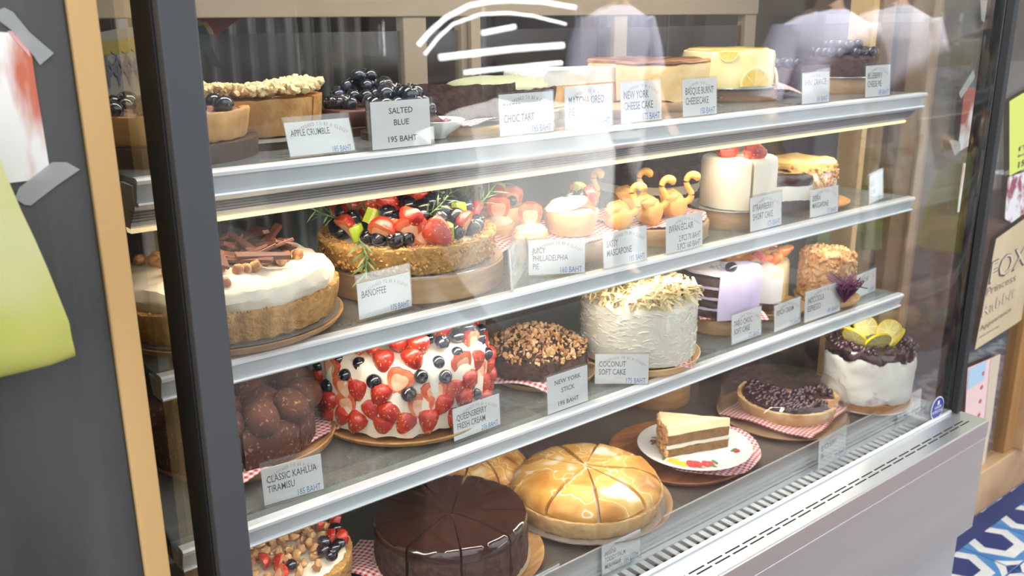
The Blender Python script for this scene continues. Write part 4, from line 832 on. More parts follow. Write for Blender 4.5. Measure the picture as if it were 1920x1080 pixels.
# blueberry tart wedge in front at the left post
c, r = fity(176, 508, 270, .915); zt = on_y(340, 270, .915)[2]
t = thing('blueberry_tart', 'glazed baked tart with whole blueberries set on top beside the black post', 'tart', (c[0] - .012, c[1] + .012, zt - .004), to_cam(c[0], c[1])); r *= .93
crust(t, r, .030, pm('baked_crust', (.70, .40, .15), .55, bump=.4, bs=80, col2=(.55, .28, .10), vs=25), 20, .006, amp=.0012)
dome(t, r * .93, .020, .012, pm('baked_custard', (.62, .36, .24), .25, col2=(.40, .20, .14), vs=20, coat=.4), 'custard', .002)
for x, y in spread(20, r * .84, .030, seed=6): berry('b', t, (x, y, .034), (random.uniform(-.7, .7), random.uniform(-.7, .7), 0), 1.3)
bt = thing('cake_stand', 'dark brown low stand under the blueberry set tart', 'cake stand', (c[0] - .012, c[1] + .012, zA)); ob('stand_body', lathe([(0, 0), (r * 1.06, 0), (r * 1.08, max(.01, zt - .004 - zA) - .001), (0, max(.01, zt - .004 - zA) - .001)], 60), BOXB, bt, smooth=False)
# salted blue tarts (blueberries on chocolate)
for k, (u, v, y, rr_, lb) in enumerate([(690, 205, 1.10, .055, 'chocolate tart heaped with blueberries, rear one against the door stile'), (748, 225, .985, .040, 'small chocolate tart heaped with blueberries behind its price sign')]):
    p = on_y(u, v, y); t = thing('blueberry_chocolate_tart', lb, 'tart', (p[0], p[1], p[2] - .012), to_cam(*p[:2]), 'blueberry chocolate tarts')
    ob('chocolate_base', disp(lathe([(0, -.0), (rr_, 0), (rr_ * 1.05, .022), (rr_ * .9, .026), (0, .026)], 40), .002, 60), MILK, t)
    n = 0
    for lay in range(3 if k == 0 else 2):
        for x, y2 in spread(20 - 7 * lay, rr_ * (.85 - .28 * lay), .0165, seed=30 + lay + k): berry('b', t, (x, y2, .032 + lay * .012), (random.uniform(-.8, .8), random.uniform(-.8, .8), x * 90), 1.15 if k == 0 else 1.3)
    st = thing('cake_stand', ['dark stand under the rear blueberry heaped chocolate tart', 'dark stand under the small blueberry heaped chocolate tart'][k], 'cake stand', (p[0], p[1], zA)); ob('stand_body', lathe([(0, 0), (rr_ * 1.2, 0), (rr_ * 1.2, max(.004, p[2] - .0125 - zA)), (0, max(.004, p[2] - .0125 - zA))], 40), BOXB, st, smooth=False)
p = on_y(662, 215, 1.06); t = thing('blueberry_chocolate_tart', 'blueberry topped chocolate slice directly right of the crumble tart', 'tart', (p[0], p[1], p[2] - .012), 0, 'blueberry chocolate tarts')
ob('chocolate_base', disp(rbox(bb(-.035, .03, -.03, .03, 0, .020), .003), .002, 60), MILK, t)
for x, y2 in ((-.02, 0), (-.005, .01), (-.012, -.014), (-.024, .012)): berry('b', t, (x, y2, .027), (.4, x * 40, 0), 1.25)
st = thing('cake_stand', 'small dark block under the blueberry topped slice', 'cake stand', (p[0], p[1], zA)); ob('stand_body', rbox(bb(-.04, .035, -.035, .035, 0, max(.006, p[2] - .0125 - zA)), .001), BOXB, st, smooth=False)
# white bowl of chocolate and ribbon
p = on_y(838, 262, .925); t = thing('white_bowl', 'small white china bowl at the shelf edge beside a price sign', 'bowl', (p[0] - .004, p[1] + .02, zA + .001))
ob('bowl_body', lathe([(0, 0), (.014, 0), (.016, .003), (.030, .012), (.038, .022), (.0365, .0225), (.028, .0135), (.014, .006), (0, .005)], 48), WHITEB, t)
t = thing('chocolate_ball', 'blueberry topped chocolate ball with shreds in the white bowl', 'sweet', (p[0] - .008, p[1] + .02, zA + .018))
ob('ball', blob(.013, .013, .013, 3, .002), MILK, t); berry('b', t, (0, 0, .018), (.2, .2, 0), .9)
ob('shreds', join(*[tube([(random.uniform(-.02, .03), random.uniform(-.02, .02), -.004), (random.uniform(-.02, .03), random.uniform(-.02, .02), .004)], .0012, 4) for _ in range(16)]), pm('plum_shreds', (.22, .05, .10), .6), t, kind='stuff')
# salted choc tart
c, r = fity(800, 945, 252, .935)
drum_thing('cake_stand', 'honey wooden board under the black chocolate tart', c[0] + .02, c[1] + .035, zA, .085, .010, pm('light_plate', (.72, .42, .16)))
cloth('red gingham napkin under the black chocolate tart', c[0] + .005, c[1] + .025, zA + .010, .15, .13, .4, .002)
t = thing('chocolate_tart', 'matte black chocolate tart block with a smooth grey cut face', 'tart', (c[0] + .028, c[1] + .045, zA + .0155), to_cam(c[0], c[1]) + .5)
ob('board', lathe([(0, 0), (.082, 0), (.082, .0015), (0, .0015)], 40), TIN, t, smooth=False)
ob('filling', disp(wedge([(0, .0015), (.072, .0015), (.074, .02), (.072, .040), (0, .040)], -1.2, 1.2, 24, 0), .0012, 60), pm('slate_ganache', (.035, .035, .042), .45), t, smooth=40)
ob('crust', disp(lathe([(.0725, .0015), (.082, .0015), (.083, .025), (.081, .046), (.0735, .045)], 40, -1.25, .55), .0022, 80), CHOCS, t, smooth=40)
# matcha pie
c, r = fity(920, 1080, 236, .96)
t = thing('matcha_pie', 'dark biscuit pie with a smooth grey green matcha top', 'pie', (c[0] - .005, c[1] + .075, zA + .012), to_cam(c[0], c[1])); r = .085
ob('board', lathe([(0, 0), (r * 1.1, 0), (r * 1.1, .0015), (0, .0015)], 40), TIN, t, smooth=False)
crust(t, r, .034, CHOCS, 30, .01, amp=.002); dome(t, r * .92, .024, .024, MATCHA, 'matcha_cream', .002, 20)
drum_thing('cake_stand', 'low wooden drum under the matcha pie', c[0] - .005, c[1] + .075, zA, .09, .0105)
# new york cheesecake wedges (front) and burnt cheesecake (behind)
c, r = fity(1010, 1262, 226, .925)
drum_thing('cake_stand', 'wooden drum under the white topped cheesecake', c[0] + .02, c[1] + .035, zA, .095, .014)
t = thing('white_topped_cheesecake', 'long cheesecake with thick white cream top over orange crumb base', 'cake', (c[0] + .10, c[1] + .045, zA + .0155), 2.75)
for a0, a1 in ((-.15, .18), (.19, .50)):
    layers(t, .205, a0, a1, [('biscuit_base', pm('orange_base', (.72, .40, .15), .7, bump=.5, bs=90, col2=(.85, .55, .26), vs=40), 0, .030, .0015, 0), ('topping', CREAMW, .030, .052, .0020, 0)], rnd=.006, n=20)
p = on_y(1235, 200, 1.02)
drum_thing('cake_stand', 'wooden drum under the burnt cheesecake', p[0] + .01, 1.055, zA, .10, .014)
t = thing('burnt_cheesecake', 'burnt basque cheesecake with dark brown top and rough golden side', 'cake', (p[0] + .01, 1.055, zA + .0155), to_cam(p[0], p[1]))
for a0, a1 in ((-.5, 2.7), (2.75, 5.0)):
    ob('slice', disp(wedge([(0, 0), (.093, 0), (.097, .03), (.100, .050), (.098, .056), (0, .050)], a0, a1, 34, 0), .004, 35), CHEESE, t, smooth=45)
    ob('burnt_top', disp(wedge([(0, .0495), (.099, .0555), (.1005, .058), (.098, .0605), (0, .0545)], a0, a1, 34, 0), .003, 35), BURNT, t, smooth=45)
# orange cake
c, r = fity(1278, 1447, 166, 1.0); zt = on_y(1362, 166, 1.0)[2] - .001; hh = zt - zA
drum_thing('cake_stand', 'long wooden drum under the yellow orange cake', c[0] + .04, c[1] + .03, zA, .088, hh - .007)
cloth('red gingham napkin hanging beside the yellow orange cake', c[0] + .062, c[1] + .015, zA + hh - .008, .19, .13, -.35, .002, bend=.25)
t = thing('orange_cake', 'yellow mousse cake with orange slices set into its glossy side', 'cake', (c[0], c[1], zA + hh), to_cam(c[0], c[1])); H = .062
ob('cake_board', lathe([(0, 0), (r * 1.08, 0), (r * 1.08, .0015), (0, .0015)], 50), TIN, t, smooth=False)
ob('mousse', disp(lathe([(0, .0015), (r * .99, .0015), (r, .01), (r, H - .01), (r * .97, H - .002), (r * .9, H), (0, H)], 70), .0015, 25), YELL, t)
osl = mesh('orange_slice', citrus(.030, .004, pi), [ORANGE, PITH, PITH], 30)
for k, a in enumerate((.62, -.72, 1.9, -1.9, 3.1)):
    ob('orange_slice', osl, None, t, loc=((r * .975) * cos(a), (r * .975) * sin(a), .004), rot=(R(90), 0, a + pi / 2))
ob('orange_slice', osl, None, t, loc=(r * .99, .0, H - .001), rot=(R(90), pi, pi / 2)).scale = (.55, .55, 1)
ob('jelly_top', disp(lathe([(0, H), (r * .9, H), (r * .85, H + .003), (0, H + .003)], 50), .0015, 40), pm('amber_jelly', (.85, .45, .08), .2, coat=.6, col2=(.90, .66, .25), vs=18), t)
# blueberry cheese pie
c, r = fity(1535, 1640, 188, .965)
drum_thing('cake_stand', 'wooden drum under the dark blueberry heaped cake', c[0], c[1] + .02, zA, r * 1.25, .030, top=r * 1.35)
t = thing('blueberry_cake', 'dark chocolate cake heaped with blueberries at the right end of the top shelf', 'cake', (c[0], c[1] + .02, zA + .0325), 0); r *= 1.1
ob('chocolate_base', disp(lathe([(0, 0), (r, 0), (r * 1.03, .03), (r * .9, .036), (0, .036)], 40), .0015, 50), CHOCS, t)
for lay in range(2):
    for x, y2 in spread(26 - 12 * lay, r * (.95 - .4 * lay), .0155, seed=60 + lay): berry('b', t, (x, y2, .042 + lay * .013), (random.uniform(-.8, .8), random.uniform(-.8, .8), x * 90), 1.15)
t = thing('blueberry_cake', 'second blueberry heaped dark cake behind the lavender reflection', 'cake', (c[0] - .06, c[1] + .14, zA + .001), 0)
ob('chocolate_base', disp(lathe([(0, 0), (r, 0), (r * 1.03, .04), (0, .046)], 40), .0015, 50), CHOCS, t)
for x, y2 in spread(26, r * .95, .0155, seed=66): berry('b', t, (x, y2, .052), (random.uniform(-.8, .8), random.uniform(-.8, .8), x * 90), 1.15)
# ------------------------------------------------------------------ price signs
HEAD = "IT'S HAPPENED TO BE A CLOSET"
def sign(label, u0, v0, u1, v1, vtop, z, title, price, y=None, style='a', tsz=1.0, back=.10, yawd=0, margin=.14):
    if y is None: A = on_z(u0, v0, z); B = on_z(u1, v1, z)
    else: A = on_y(u0, v0, y); B = on_y(u1, v1, y); A[2] = B[2] = z
    w = np.linalg.norm((B - A)[:2]); yaw = math.atan2(B[1] - A[1], B[0] - A[0]) + yawd; M_ = (A + B) / 2
    um = (u0 + u1) / 2; vm = (v0 + v1) / 2
    h = (vm - vtop) / FPX * depth_of(M_) / .95
    t = thing('price_sign', label, 'price sign', (M_[0], M_[1], z + .0008), yaw, 'acrylic price signs')
    tilt = -back
    up = lambda g: xf(g, r=(tilt, 0, 0))
    ob('acrylic_holder', up(join(rbox(bb(-w / 2, w / 2, -.0035, -.0022, .0, h), .0004, 1), rbox(bb(-w / 2, w / 2, .0, .0013, .0, h), .0004, 1), bb(-w / 2, -w / 2 + .0012, -.0022, 0, 0, h), bb(w / 2 - .0012, w / 2, -.0022, 0, 0, h))), ACR, t, smooth=False)
    ob('base_plate', rbox(bb(-w / 2 - .001, w / 2 + .001, -.003, .034, -.0006, .0008), .0005, 1), ACR, t, smooth=False)
    ch = h * (1 - margin) ; cw = w * (.98 if style == 'a' else .9)
    card = ob('card', up(bb(-cw / 2, cw / 2, -.0015, -.0009, .002, ch)), PAPER, t, smooth=False)
    yp = -.00165; gs = []; hx = ch
    if style == 'a':
        g = arc_text(HEAD, .0052 * w / .075, w * .62, .62); ob('heading', up(xf(g, (0, yp, hx * .86))), pm('faded_red_print', (.42, .20, .18), .7), card, smooth=False)
        fs = hx * (.265 if len(title) < 3 else .225); zl = hx * (.60 if len(title) < 3 else .64); mw = max(textg(ln, fs, .62, .004)[0][:, 0].max() for ln in title); cx_ = .62 * min(1, cw * .84 / mw)
        for ln in title: gs.append(xf(textg(ln, fs, cx_, .004), (-cw * .43, yp, zl))); zl -= fs * .98
        for i, ln in enumerate(price): gs2 = xf(textg(ln, hx * .235, .62, .004, 'RIGHT'), (cw * .45, yp, hx * (.07 + .23 * (len(price) - 1 - i)))); ob('price', up(gs2), PRINTB if len(price) == 1 else PRINT, card, smooth=False)
        ob('lettering', up(join(*gs)), PRINT, card, smooth=False)
    else:
        fs = hx * .17; zl = hx * .74; cx_ = min(1.0, cw * .86 / max(2 * textg(ln, fs, 1, .012, 'CENTER')[0][:, 0].max() for ln in title + price))
        for ln in title: gs.append(xf(textg(ln, fs, cx_, .012, 'CENTER'), (0, yp, zl))); zl -= fs * 1.4
        gs.append(xf(textg(price[0], fs, cx_, .012, 'CENTER'), (0, yp, hx * .16))); ob('lettering', up(join(*gs)), PRINT, card, smooth=False)
    return t
yA = YF + .008
sign('leaning acrylic sign for the apple crumble, 185 baht', 543, 299, 667, 291, 222, zA, ['APPLE CRUMBLE'], ['185 BAHT'], y=yA + .012, back=.30, tsz=.95)
sign('acrylic sign with centred lettering for the salted blueberry tart, 195 baht', 692, 290, 813, 277, 196, zA, ['SALTED', 'BLUE'], ['195 BAHT'], y=yA, style='b', back=.02, margin=.03)
sign('acrylic sign for the salted chocolate tart, 185 baht', 936, 266, 1038, 254, 183, zA, ['SALTED', 'CHOC TART'], ['185 BAHT'], y=yA, back=.05, margin=.04)
sign('acrylic sign for the matcha pie, 175 baht', 1058, 251, 1147, 242, 170, zA, ['MATCHA OREO', 'PIE'], ['175 BAHT'], y=yA, back=.05, margin=.04)
sign('acrylic sign for the white topped cheesecake, 175 baht', 1163, 237, 1240, 228, 156, zA, ['NEW YORK', 'CHEESE CAKE'], ['175 BAHT'], y=yA, back=.08, margin=.05)
sign('acrylic sign for the burnt cheesecake, 150 baht', 1279, 221, 1343, 214, 148, zA, ['BASQUE BURNT', 'CHEESECAKE'], ['150 BAHT'], y=yA, back=.08, margin=.05, tsz=.92)
sign('acrylic sign for the yellow orange cake, 165 baht', 1502, 199, 1553, 193, 129, zA, ['SHINY ORANGE'], ['165 BAHT'], y=yA, back=.08, margin=.17)
sign('acrylic sign at the far right end of the top shelf, 185 baht', 1621, 184, 1667, 178, 121, zA, ['BLUEBERRY', 'CHEESE PIE'], ['185 BAHT'], y=yA, back=.08, margin=.07)
sign('acrylic sign for the banoffee cream tart, 175 baht', 672, 604, 772, 577, 507, zB, ['BANOFFEE'], ['175 BAHT'], back=.04, margin=.20)
sign('acrylic sign facing the side next to the cream cheese pie sign', 957, 550, 988, 500, 442, zB, ['BERRY', 'CHEESE TART'], ['160 BAHT'], back=.05, margin=.12)
sign('acrylic sign for the cream cheese fruit pie, 160 baht', 990, 520, 1097, 514, 446, zB, ['JUICY', 'PHILLADELPHIA', 'PIE'], ['160 BAHT'], back=.05, margin=.08, tsz=.92)
sign('acrylic sign for the mascarpone tartlet, 185 baht', 1130, 507, 1212, 488, 430, zB, ['SASSY', 'MASCAPONE'], ['185 BAHT'], back=.06, margin=.06)
sign('acrylic sign for the swan choux buns with two prices', 1247, 480, 1316, 462, 403, zB, ['SWAN ÉCLAIR'], ['2 PCS 70 BAHT', '5 PCS 160 BAHT'], back=.06, margin=.06)
sign('acrylic sign for the strawberry cream cake, 175 baht', 1405, 438, 1464, 423, 365, zB, ['STRAWBERRY', 'SHORT CAKE'], ['175 BAHT'], back=.08, margin=.07)
sign('acrylic sign for the chocolate glazed mascarpone cake, 175 baht', 1517, 411, 1570, 399, 350, zB, ['ZEBRA', 'MASCAPONE'], ['175 BAHT'], back=.08, margin=.1)
sign('turned acrylic sign at the right end of the second shelf', 1628, 386, 1653, 372, 324, zB, ['PEANUT', 'CARAMEL'], ['175 BAHT'], back=.10, margin=.1)
sign('acrylic sign for the cocoa dusted cake, 185 baht', 495, 952, 608, 919, 853, zC, ['CLASSIC KAHLUA', 'TIRAMISU'], ['185 BAHT'], back=.06, margin=.14, tsz=.95)
sign('acrylic sign for the strawberry covered cream cake, 235 baht', 850, 831, 938, 798, 744, zC, ['QUEENSBERRY', 'FRESH CREAM'], ['235 BAHT'], back=.05, margin=.12, tsz=.98)
sign('acrylic sign with centred lettering for the nut covered bars, 195 baht', 1022, 782, 1105, 752, 694, zC, ['NEW YORK', 'STICK'], ['195 BAHT'], style='b', back=.05, margin=.04)
sign('acrylic sign for the tall coconut cake, 175 baht', 1114, 722, 1216, 722, 661, zC, ['COCONUT', 'SOFT CAKE'], ['175 BAHT'], back=.05, margin=.07)
sign('acrylic sign for the lilac taro cake, 175 baht', 1370, 650, 1426, 629, 580, zC, ['TARO CHOC', 'SOFT CAKE'], ['175 BAHT'], back=.07, margin=.08)
sign('acrylic sign between the lilac cake and nut cake signs, 175 baht', 1450, 626, 1500, 606, 562, zC, ['PEACH CREAM'], ['175 BAHT'], back=.07, margin=.08)
sign('acrylic sign for the nut covered espresso cake, 195 baht', 1506, 606, 1573, 590, 538, zC, ['NOCCIOLA', 'ESPRESSO'], ['195 BAHT'], y=.896, back=.04, margin=.05)
sign('turned acrylic sign at the right end of the third shelf', 1603, 562, 1640, 545, 508, zC, ['LEMON TART'], ['165 BAHT'], back=.07, margin=.07)
sign('acrylic sign for the toasted meringue tart, 185 baht', 1127, 1082, 1200, 1046, 1003, .6405, ['ลอนตาล', 'TODDY PALM', 'MERINGUE'], ['185 BAHT'], back=.05, margin=.05, tsz=.92)
sign('acrylic sign standing on the air grille before the berry pie', 1532, 884, 1584, 850, 806, .6405, ['BLACKBERRY', 'PIE'], ['175 BAHT'], back=.05, margin=.08)
sign('pinkish backed acrylic sign on the grille before the lemon cake', 1680, 795, 1724, 772, 736, .6405, ['LEMON', 'BLUEBERRY'], ['185 BAHT'], back=.05, margin=.06)
sign('acrylic sign before the chocolate cake, cut by the lower picture edge', 980, 1150, 1050, 1112, 1068, .6405, ['DARK CHOC'], ['175 BAHT'], back=.05, margin=.05)

# ------------------------------------------------------------------ things on the black wall at the left
YW = .7445
def poly_y(pts, y, th=.0006):
    P = [on_y(u, v, y) for u, v in pts]; n = len(P); V = [tuple(p) for p in P] + [(p[0], p[1] + th, p[2]) for p in P]
    return G(V, [tuple(range(n)), tuple(range(n, 2 * n))[::-1]] + [(i, n + i, n + (i + 1) % n, (i + 1) % n) for i in range(n)])
fp = pm('flyer_photo', (.92, .90, .88), .6, col2=(.62, .16, .09), vs=3.0, detail=4, stretch=(14, 1, 3.2), ramp=(.44, .66))
f1 = ob('flyer', poly_y([(-60, 58), (54, 62), (66, 150), (96, 334), (-60, 352)], YW - .0008), fp, smooth=False); tag(f1, 'white flyer with a rusty red food photo taped on the black wall', 'flyer')
TAPE = glassmat('frosted_tape', (.75, .75, .74), haze=.30); TAPEP = pm('pink_tape_overlap', (.78, .42, .42), .5)
def tape(pts, lab, y=YW - .0016):
    o = ob('adhesive_tape', poly_y(pts, y, .0003), TAPE, smooth=False); tag(o, lab, 'tape', 'frosted tape strips'); return o
tape([(-5, 20), (8, 14), (24, 22), (55, 60), (101, 100), (92, 108), (75, 122), (60, 100), (20, 55), (0, 40)], 'frosted tape strip at the top corner of the rusty red flyer')
tape([(28, 372), (36, 352), (98, 304), (125, 304), (150, 318), (110, 345), (58, 385), (46, 384)], 'frosted tape strip at the bottom corner of the rusty red flyer')
ob('corner_overlap', poly_y([(14, 58), (50, 58), (57, 108)], YW - .0012, .0002), TAPEP, f1, smooth=False); ob('corner_overlap', poly_y([(66, 338), (98, 316), (99, 335)], YW - .0012, .0002), TAPEP, f1, smooth=False)
# yellow plastic bag
og = [(-50, 180), (-20, 240), (8, 320), (40, 395), (66, 450), (90, 505), (112, 560), (130, 605), (134, 630), (140, 655), (142, 667), (110, 675), (60, 682), (0, 705), (-50, 712)]
yb = .70; pts = [on_y(u, v, yb) for u, v in og]; xs = [p[0] for p in pts]; zs = [p[2] for p in pts]
nx, nz = 40, 60; V = []; F = []; zt_, zb_ = zs[0], zs[-1]
def edge(z):
    e = [(zs[i], xs[i]) for i in range(len(zs))][:11]
    for (za, xa), (zc, xc) in zip(e, e[1:]):
        if zc <= z <= za: return xa + (xc - xa) * (za - z) / (za - zc)
    return e[-1][1] if z < e[-1][0] else e[0][1]
for side in (1, -1):
    for j in range(nz + 1):
        for i in range(nx + 1):
            s_ = i / nx; z = zt_ + (zb_ - zt_) * j / nz; zz_ = z
            xe = edge(z); x_ = -.62 + (xe + .62) * s_
            zb2 = zs[10] + (zs[-1] - zs[10]) * min(1, (xs[10] - x_) / (xs[10] - xs[-1])); zz_ = max(z, zb2)
            bul = .03 * math.sqrt(max(0, 1 - s_ ** 6)) * (1 - (j / nz) ** 8) ** .5
            wr = noise.turbulence(Vector((x_ * 9 + z * 4, side * 3, z * 3)), 4, False) * .012 + noise.noise(Vector((x_ * 45, z * 12, side))) * .003
            V.append((x_, yb + (bul + (wr if 0 < s_ < 1 else 0)) * -side * (1 if side > 0 else .6), zz_))
m0 = (nx + 1) * (nz + 1)
for k in (0, m0):
    for j in range(nz):
        for i in range(nx): a = k + j * (nx + 1) + i; F.append((a, a + 1, a + nx + 2, a + nx + 1))
bgm, nt, out = newmat('yellow_plastic'); p = N(nt, 'ShaderNodeBsdfPrincipled'); tr = N(nt, 'ShaderNodeBsdfTranslucent'); mx = N(nt, 'ShaderNodeMixShader'); mx.inputs[0].default_value = .35
nn = N(nt, 'ShaderNodeTexNoise'); nn.inputs['Scale'].default_value = 7; tcn = N(nt, 'ShaderNodeTexCoord'); nt.links.new(tcn.outputs['Object'], nn.inputs['Vector'])
rp = N(nt, 'ShaderNodeValToRGB'); rp.color_ramp.elements[0].position = .35; rp.color_ramp.elements[0].color = (.74, .74, .20, 1); rp.color_ramp.elements[1].position = .65; rp.color_ramp.elements[1].color = (.90, .91, .72, 1)
nt.links.new(nn.outputs['Fac'], rp.inputs[0]); nt.links.new(rp.outputs[0], p.inputs['Base Color']); p.inputs['Roughness'].default_value = .3; tr.inputs[0].default_value = (.9, .9, .45, 1)
nt.links.new(p.outputs[0], mx.inputs[1]); nt.links.new(tr.outputs[0], mx.inputs[2]); nt.links.new(mx.outputs[0], out.inputs[0])
o = ob('plastic_bag', G(V, F), bgm); tag(o, 'wrinkled translucent yellow plastic bag hanging in front of the black wall', 'bag')

# ------------------------------------------------------------------ papers on the shop window at the right
YG = 1.070
def sheet(name, lab, pts, m, y=YG, cat='poster'):
    o = ob(name, poly_y(pts, y, .0006), m, smooth=False); tag(o, lab, cat); return o
def on_plane_text(txt, u, v, u2, v2, hpx, m, parent, cond=None, y=YG - .0012, bold=0):
    A = on_y(u, v, y); B = on_y(u2, v2, y); d = B - A; L = np.linalg.norm(d); a = math.atan2(d[2], d[0]); hgt = hpx / FPX * depth_of(A)
    g = textg(txt, hgt * 1.35, 1, bold); wd = g[0][:, 0].max(); g = xf(g, s=(L / wd, 1, 1)); V = g[0]; V[:, 2] += V[:, 0] * math.tan(a) / 1
    g = [V * np.array([cos(a), 1, 1]), g[1], g[2]]
    return ob('lettering', [g[0] + A, g[1], g[2]], m, parent, smooth=False)
BEIGE = pm('kraft_paper', (.62, .52, .34), .8, col2=(.56, .46, .29), vs=6)
f = sheet('poster', 'beige paper poster with large outlined lettering in the shop window', [(1868, 448), (1935, 400), (1935, 585), (1905, 607), (1828, 656)], BEIGE)
GRY = pm('faded_grey_print', (.24, .20, .17), .8); LTP = pm('letter_fill', (.70, .58, .45), .8)
on_plane_text('FOX', 1851, 535, 1922, 495, 46, PRINT, f, bold=.015); on_plane_text('FOX', 1853, 533, 1921, 494, 44, LTP, f, y=YG - .0016, bold=-.012)
on_plane_text('Princess', 1848, 556, 1904, 526, 17, GRY, f); on_plane_text('Rabbit', 1838, 597, 1904, 556, 24, GRY, f, bold=.01); on_plane_text('Rabbit', 1839, 596, 1903.5, 556, 23, LTP, f, y=YG - .0016, bold=-.006)
on_plane_text('Appearance', 1837, 622, 1896, 583, 11, GRY, f)
on_plane_text('open every day', 1835, 635, 1874, 612, 4, PRINT, f)
YP2 = pm('lime_paper', (.66, .76, .16), .7)
f = sheet('poster', 'lime green paper poster above the beige one', [(1893, 190), (1960, 150), (1960, 295), (1893, 330)], YP2)
on_plane_text('ni', 1908, 285, 1930, 275, 14, PRINT, f); on_plane_text('Bacon & B', 1908, 296, 1934, 284, 6, PRINT, f); on_plane_text('15 %', 1906, 316, 1936, 303, 12, PRINT, f, bold=.02)
PH = pm('food_photo', (.75, .75, .78), .6, col2=(.30, .08, .12), vs=22, detail=3, ramp=(.45, .55)); sheet('flyer', 'small taped flyer with a drink photo below the lime poster', [(1890, 332), (1935, 318), (1935, 400), (1918, 402), (1896, 418), (1884, 410)], PH, cat='flyer')
PI = pm('pink_leaflet', (.85, .62, .60), .7); f = sheet('leaflet', 'pink and blue floral leaflet behind the steel counter end', [(1815, 690), (1876, 664), (1858, 800), (1838, 905), (1800, 930)], PI, cat='leaflet')
ob('blue_block', poly_y([(1818, 692), (1850, 676), (1845, 712), (1814, 732)], YG - .001, .0002), pm('leaflet_blue', (.45, .62, .78), .7), f, smooth=False)
ob('cream_band', poly_y([(1858, 672), (1875, 666), (1858, 795), (1845, 880), (1836, 885)], YG - .001, .0002), pm('leaflet_cream', (.66, .56, .42), .7), f, smooth=False)
fl_ = join(*[xf(flower(0, 0, 0, .005, None), on_y(1844 - i * 2.6, 700 + i * 26, YG - .002), (R(90), 0, 0)) for i in range(8)]); ob('flower_print', fl_, pm('leaflet_red', (.62, .12, .14), .7), f)
# seen through the case's right end: taped flyers and a lime banner hung inside the window
def hang(name, lab, pts, m, y, cat, th=.0008):
    o = ob(name, poly_y(pts, y, th), m, smooth=False); tag(o, lab, cat); return o
hang('banner', 'long lime green paper banner seen through the right end glass', [(1850, 120), (1878, 20), (1868, 150), (1836, 330), (1815, 430), (1800, 430), (1820, 300)], YP2, 1.072, 'banner')
hang('flyer', 'white curved flyer with brown splashes high behind the right end glass', [(1858, 22), (1880, 22), (1886, 60), (1862, 130), (1838, 150), (1848, 90)], fp, 1.070, 'flyer')
hang('flyer', 'narrow flyer with a red drink photo behind the right end glass', [(1808, 160), (1838, 170), (1832, 205), (1822, 270), (1796, 285), (1805, 200)], pm('red_drink_photo', (.78, .76, .74), .6, col2=(.40, .09, .06), vs=9, ramp=(.42, .55)), 1.070, 'flyer')
hang('flyer', 'white flyer with brown smears above the yellow banner end', [(1806, 305), (1835, 315), (1830, 390), (1795, 398)], fp, 1.070, 'flyer')
for pts, lb in (([(1798, 175), (1825, 130), (1828, 145), (1802, 185)], 'frosted tape at the top of the red drink flyer'), ([(1780, 262), (1800, 265), (1802, 280), (1790, 292)], 'frosted tape at the bottom of the red drink flyer'), ([(1838, 0), (1870, 0), (1868, 25), (1850, 45), (1840, 38)], 'frosted tape at the top of the curved flyer')):
    tape(pts, lb, 1.068)
# behind the case, left side: tulip paper and patterned bunting
tp = on_y(225, 110, 1.285)
t = hang('tulip_print_paper', 'pale paper printed with yellow tulips behind the left end glass', [(160, 66), (215, 55), (268, 48), (290, 175), (175, 190)], pm('tulip_ground', (.27, .27, .24), .8), 1.29, 'wrapping paper')
tul = []; stm = []
for i in range(6):
    q = on_y(178 + i * 19, 93 - i * 2.5, 1.2885); tul.append(xf(ICO[2], q, s=(.0075, .0003, .010))); stm.append(bb(q[0] - .001, q[0] + .001, 1.2878, 1.288, q[2] - .05, q[2] - .01)); stm += [xf(ICO[1], (q[0] + k * .006, 1.288, q[2] - .028), (0, k * .5, 0), (.0025, .0003, .018)) for k in (-1, 1)]
ob('tulip_print', join(*tul), pm('tulip_yellow', (.30, .24, .05), .8), t); ob('stem_print', join(*stm), pm('tulip_blue', (.12, .12, .17), .8), t)
t = hang('bunting_cloth', 'red patterned cloth point with yellow stripes hanging behind the top shelf', [(355, 4), (430, 8), (480, 28), (448, 36), (405, 68), (388, 40), (358, 36)], pm('bunting_red', (.28, .045, .03), .85, col2=(.16, .05, .04), vs=30), 1.335, 'bunting')
ob('stripe', poly_y([(358, 40), (386, 42), (400, 66), (396, 67), (382, 47), (358, 46)], 1.333, .0003), pm('bunting_yellow', (.42, .30, .06), .85), t, smooth=False)
ob('stripe', poly_y([(398, 22), (420, 24), (432, 14), (428, 12), (418, 19), (398, 18)], 1.333, .0003), pm('bunting_yellow', (.4, .3, .06)), t, smooth=False)
hang('bunting_cloth', 'dark teal cloth point hanging below the red patterned one', [(366, 45), (380, 50), (400, 95), (420, 130), (400, 125), (372, 85)], pm('bunting_teal', (.035, .09, .10), .85), 1.336, 'bunting')

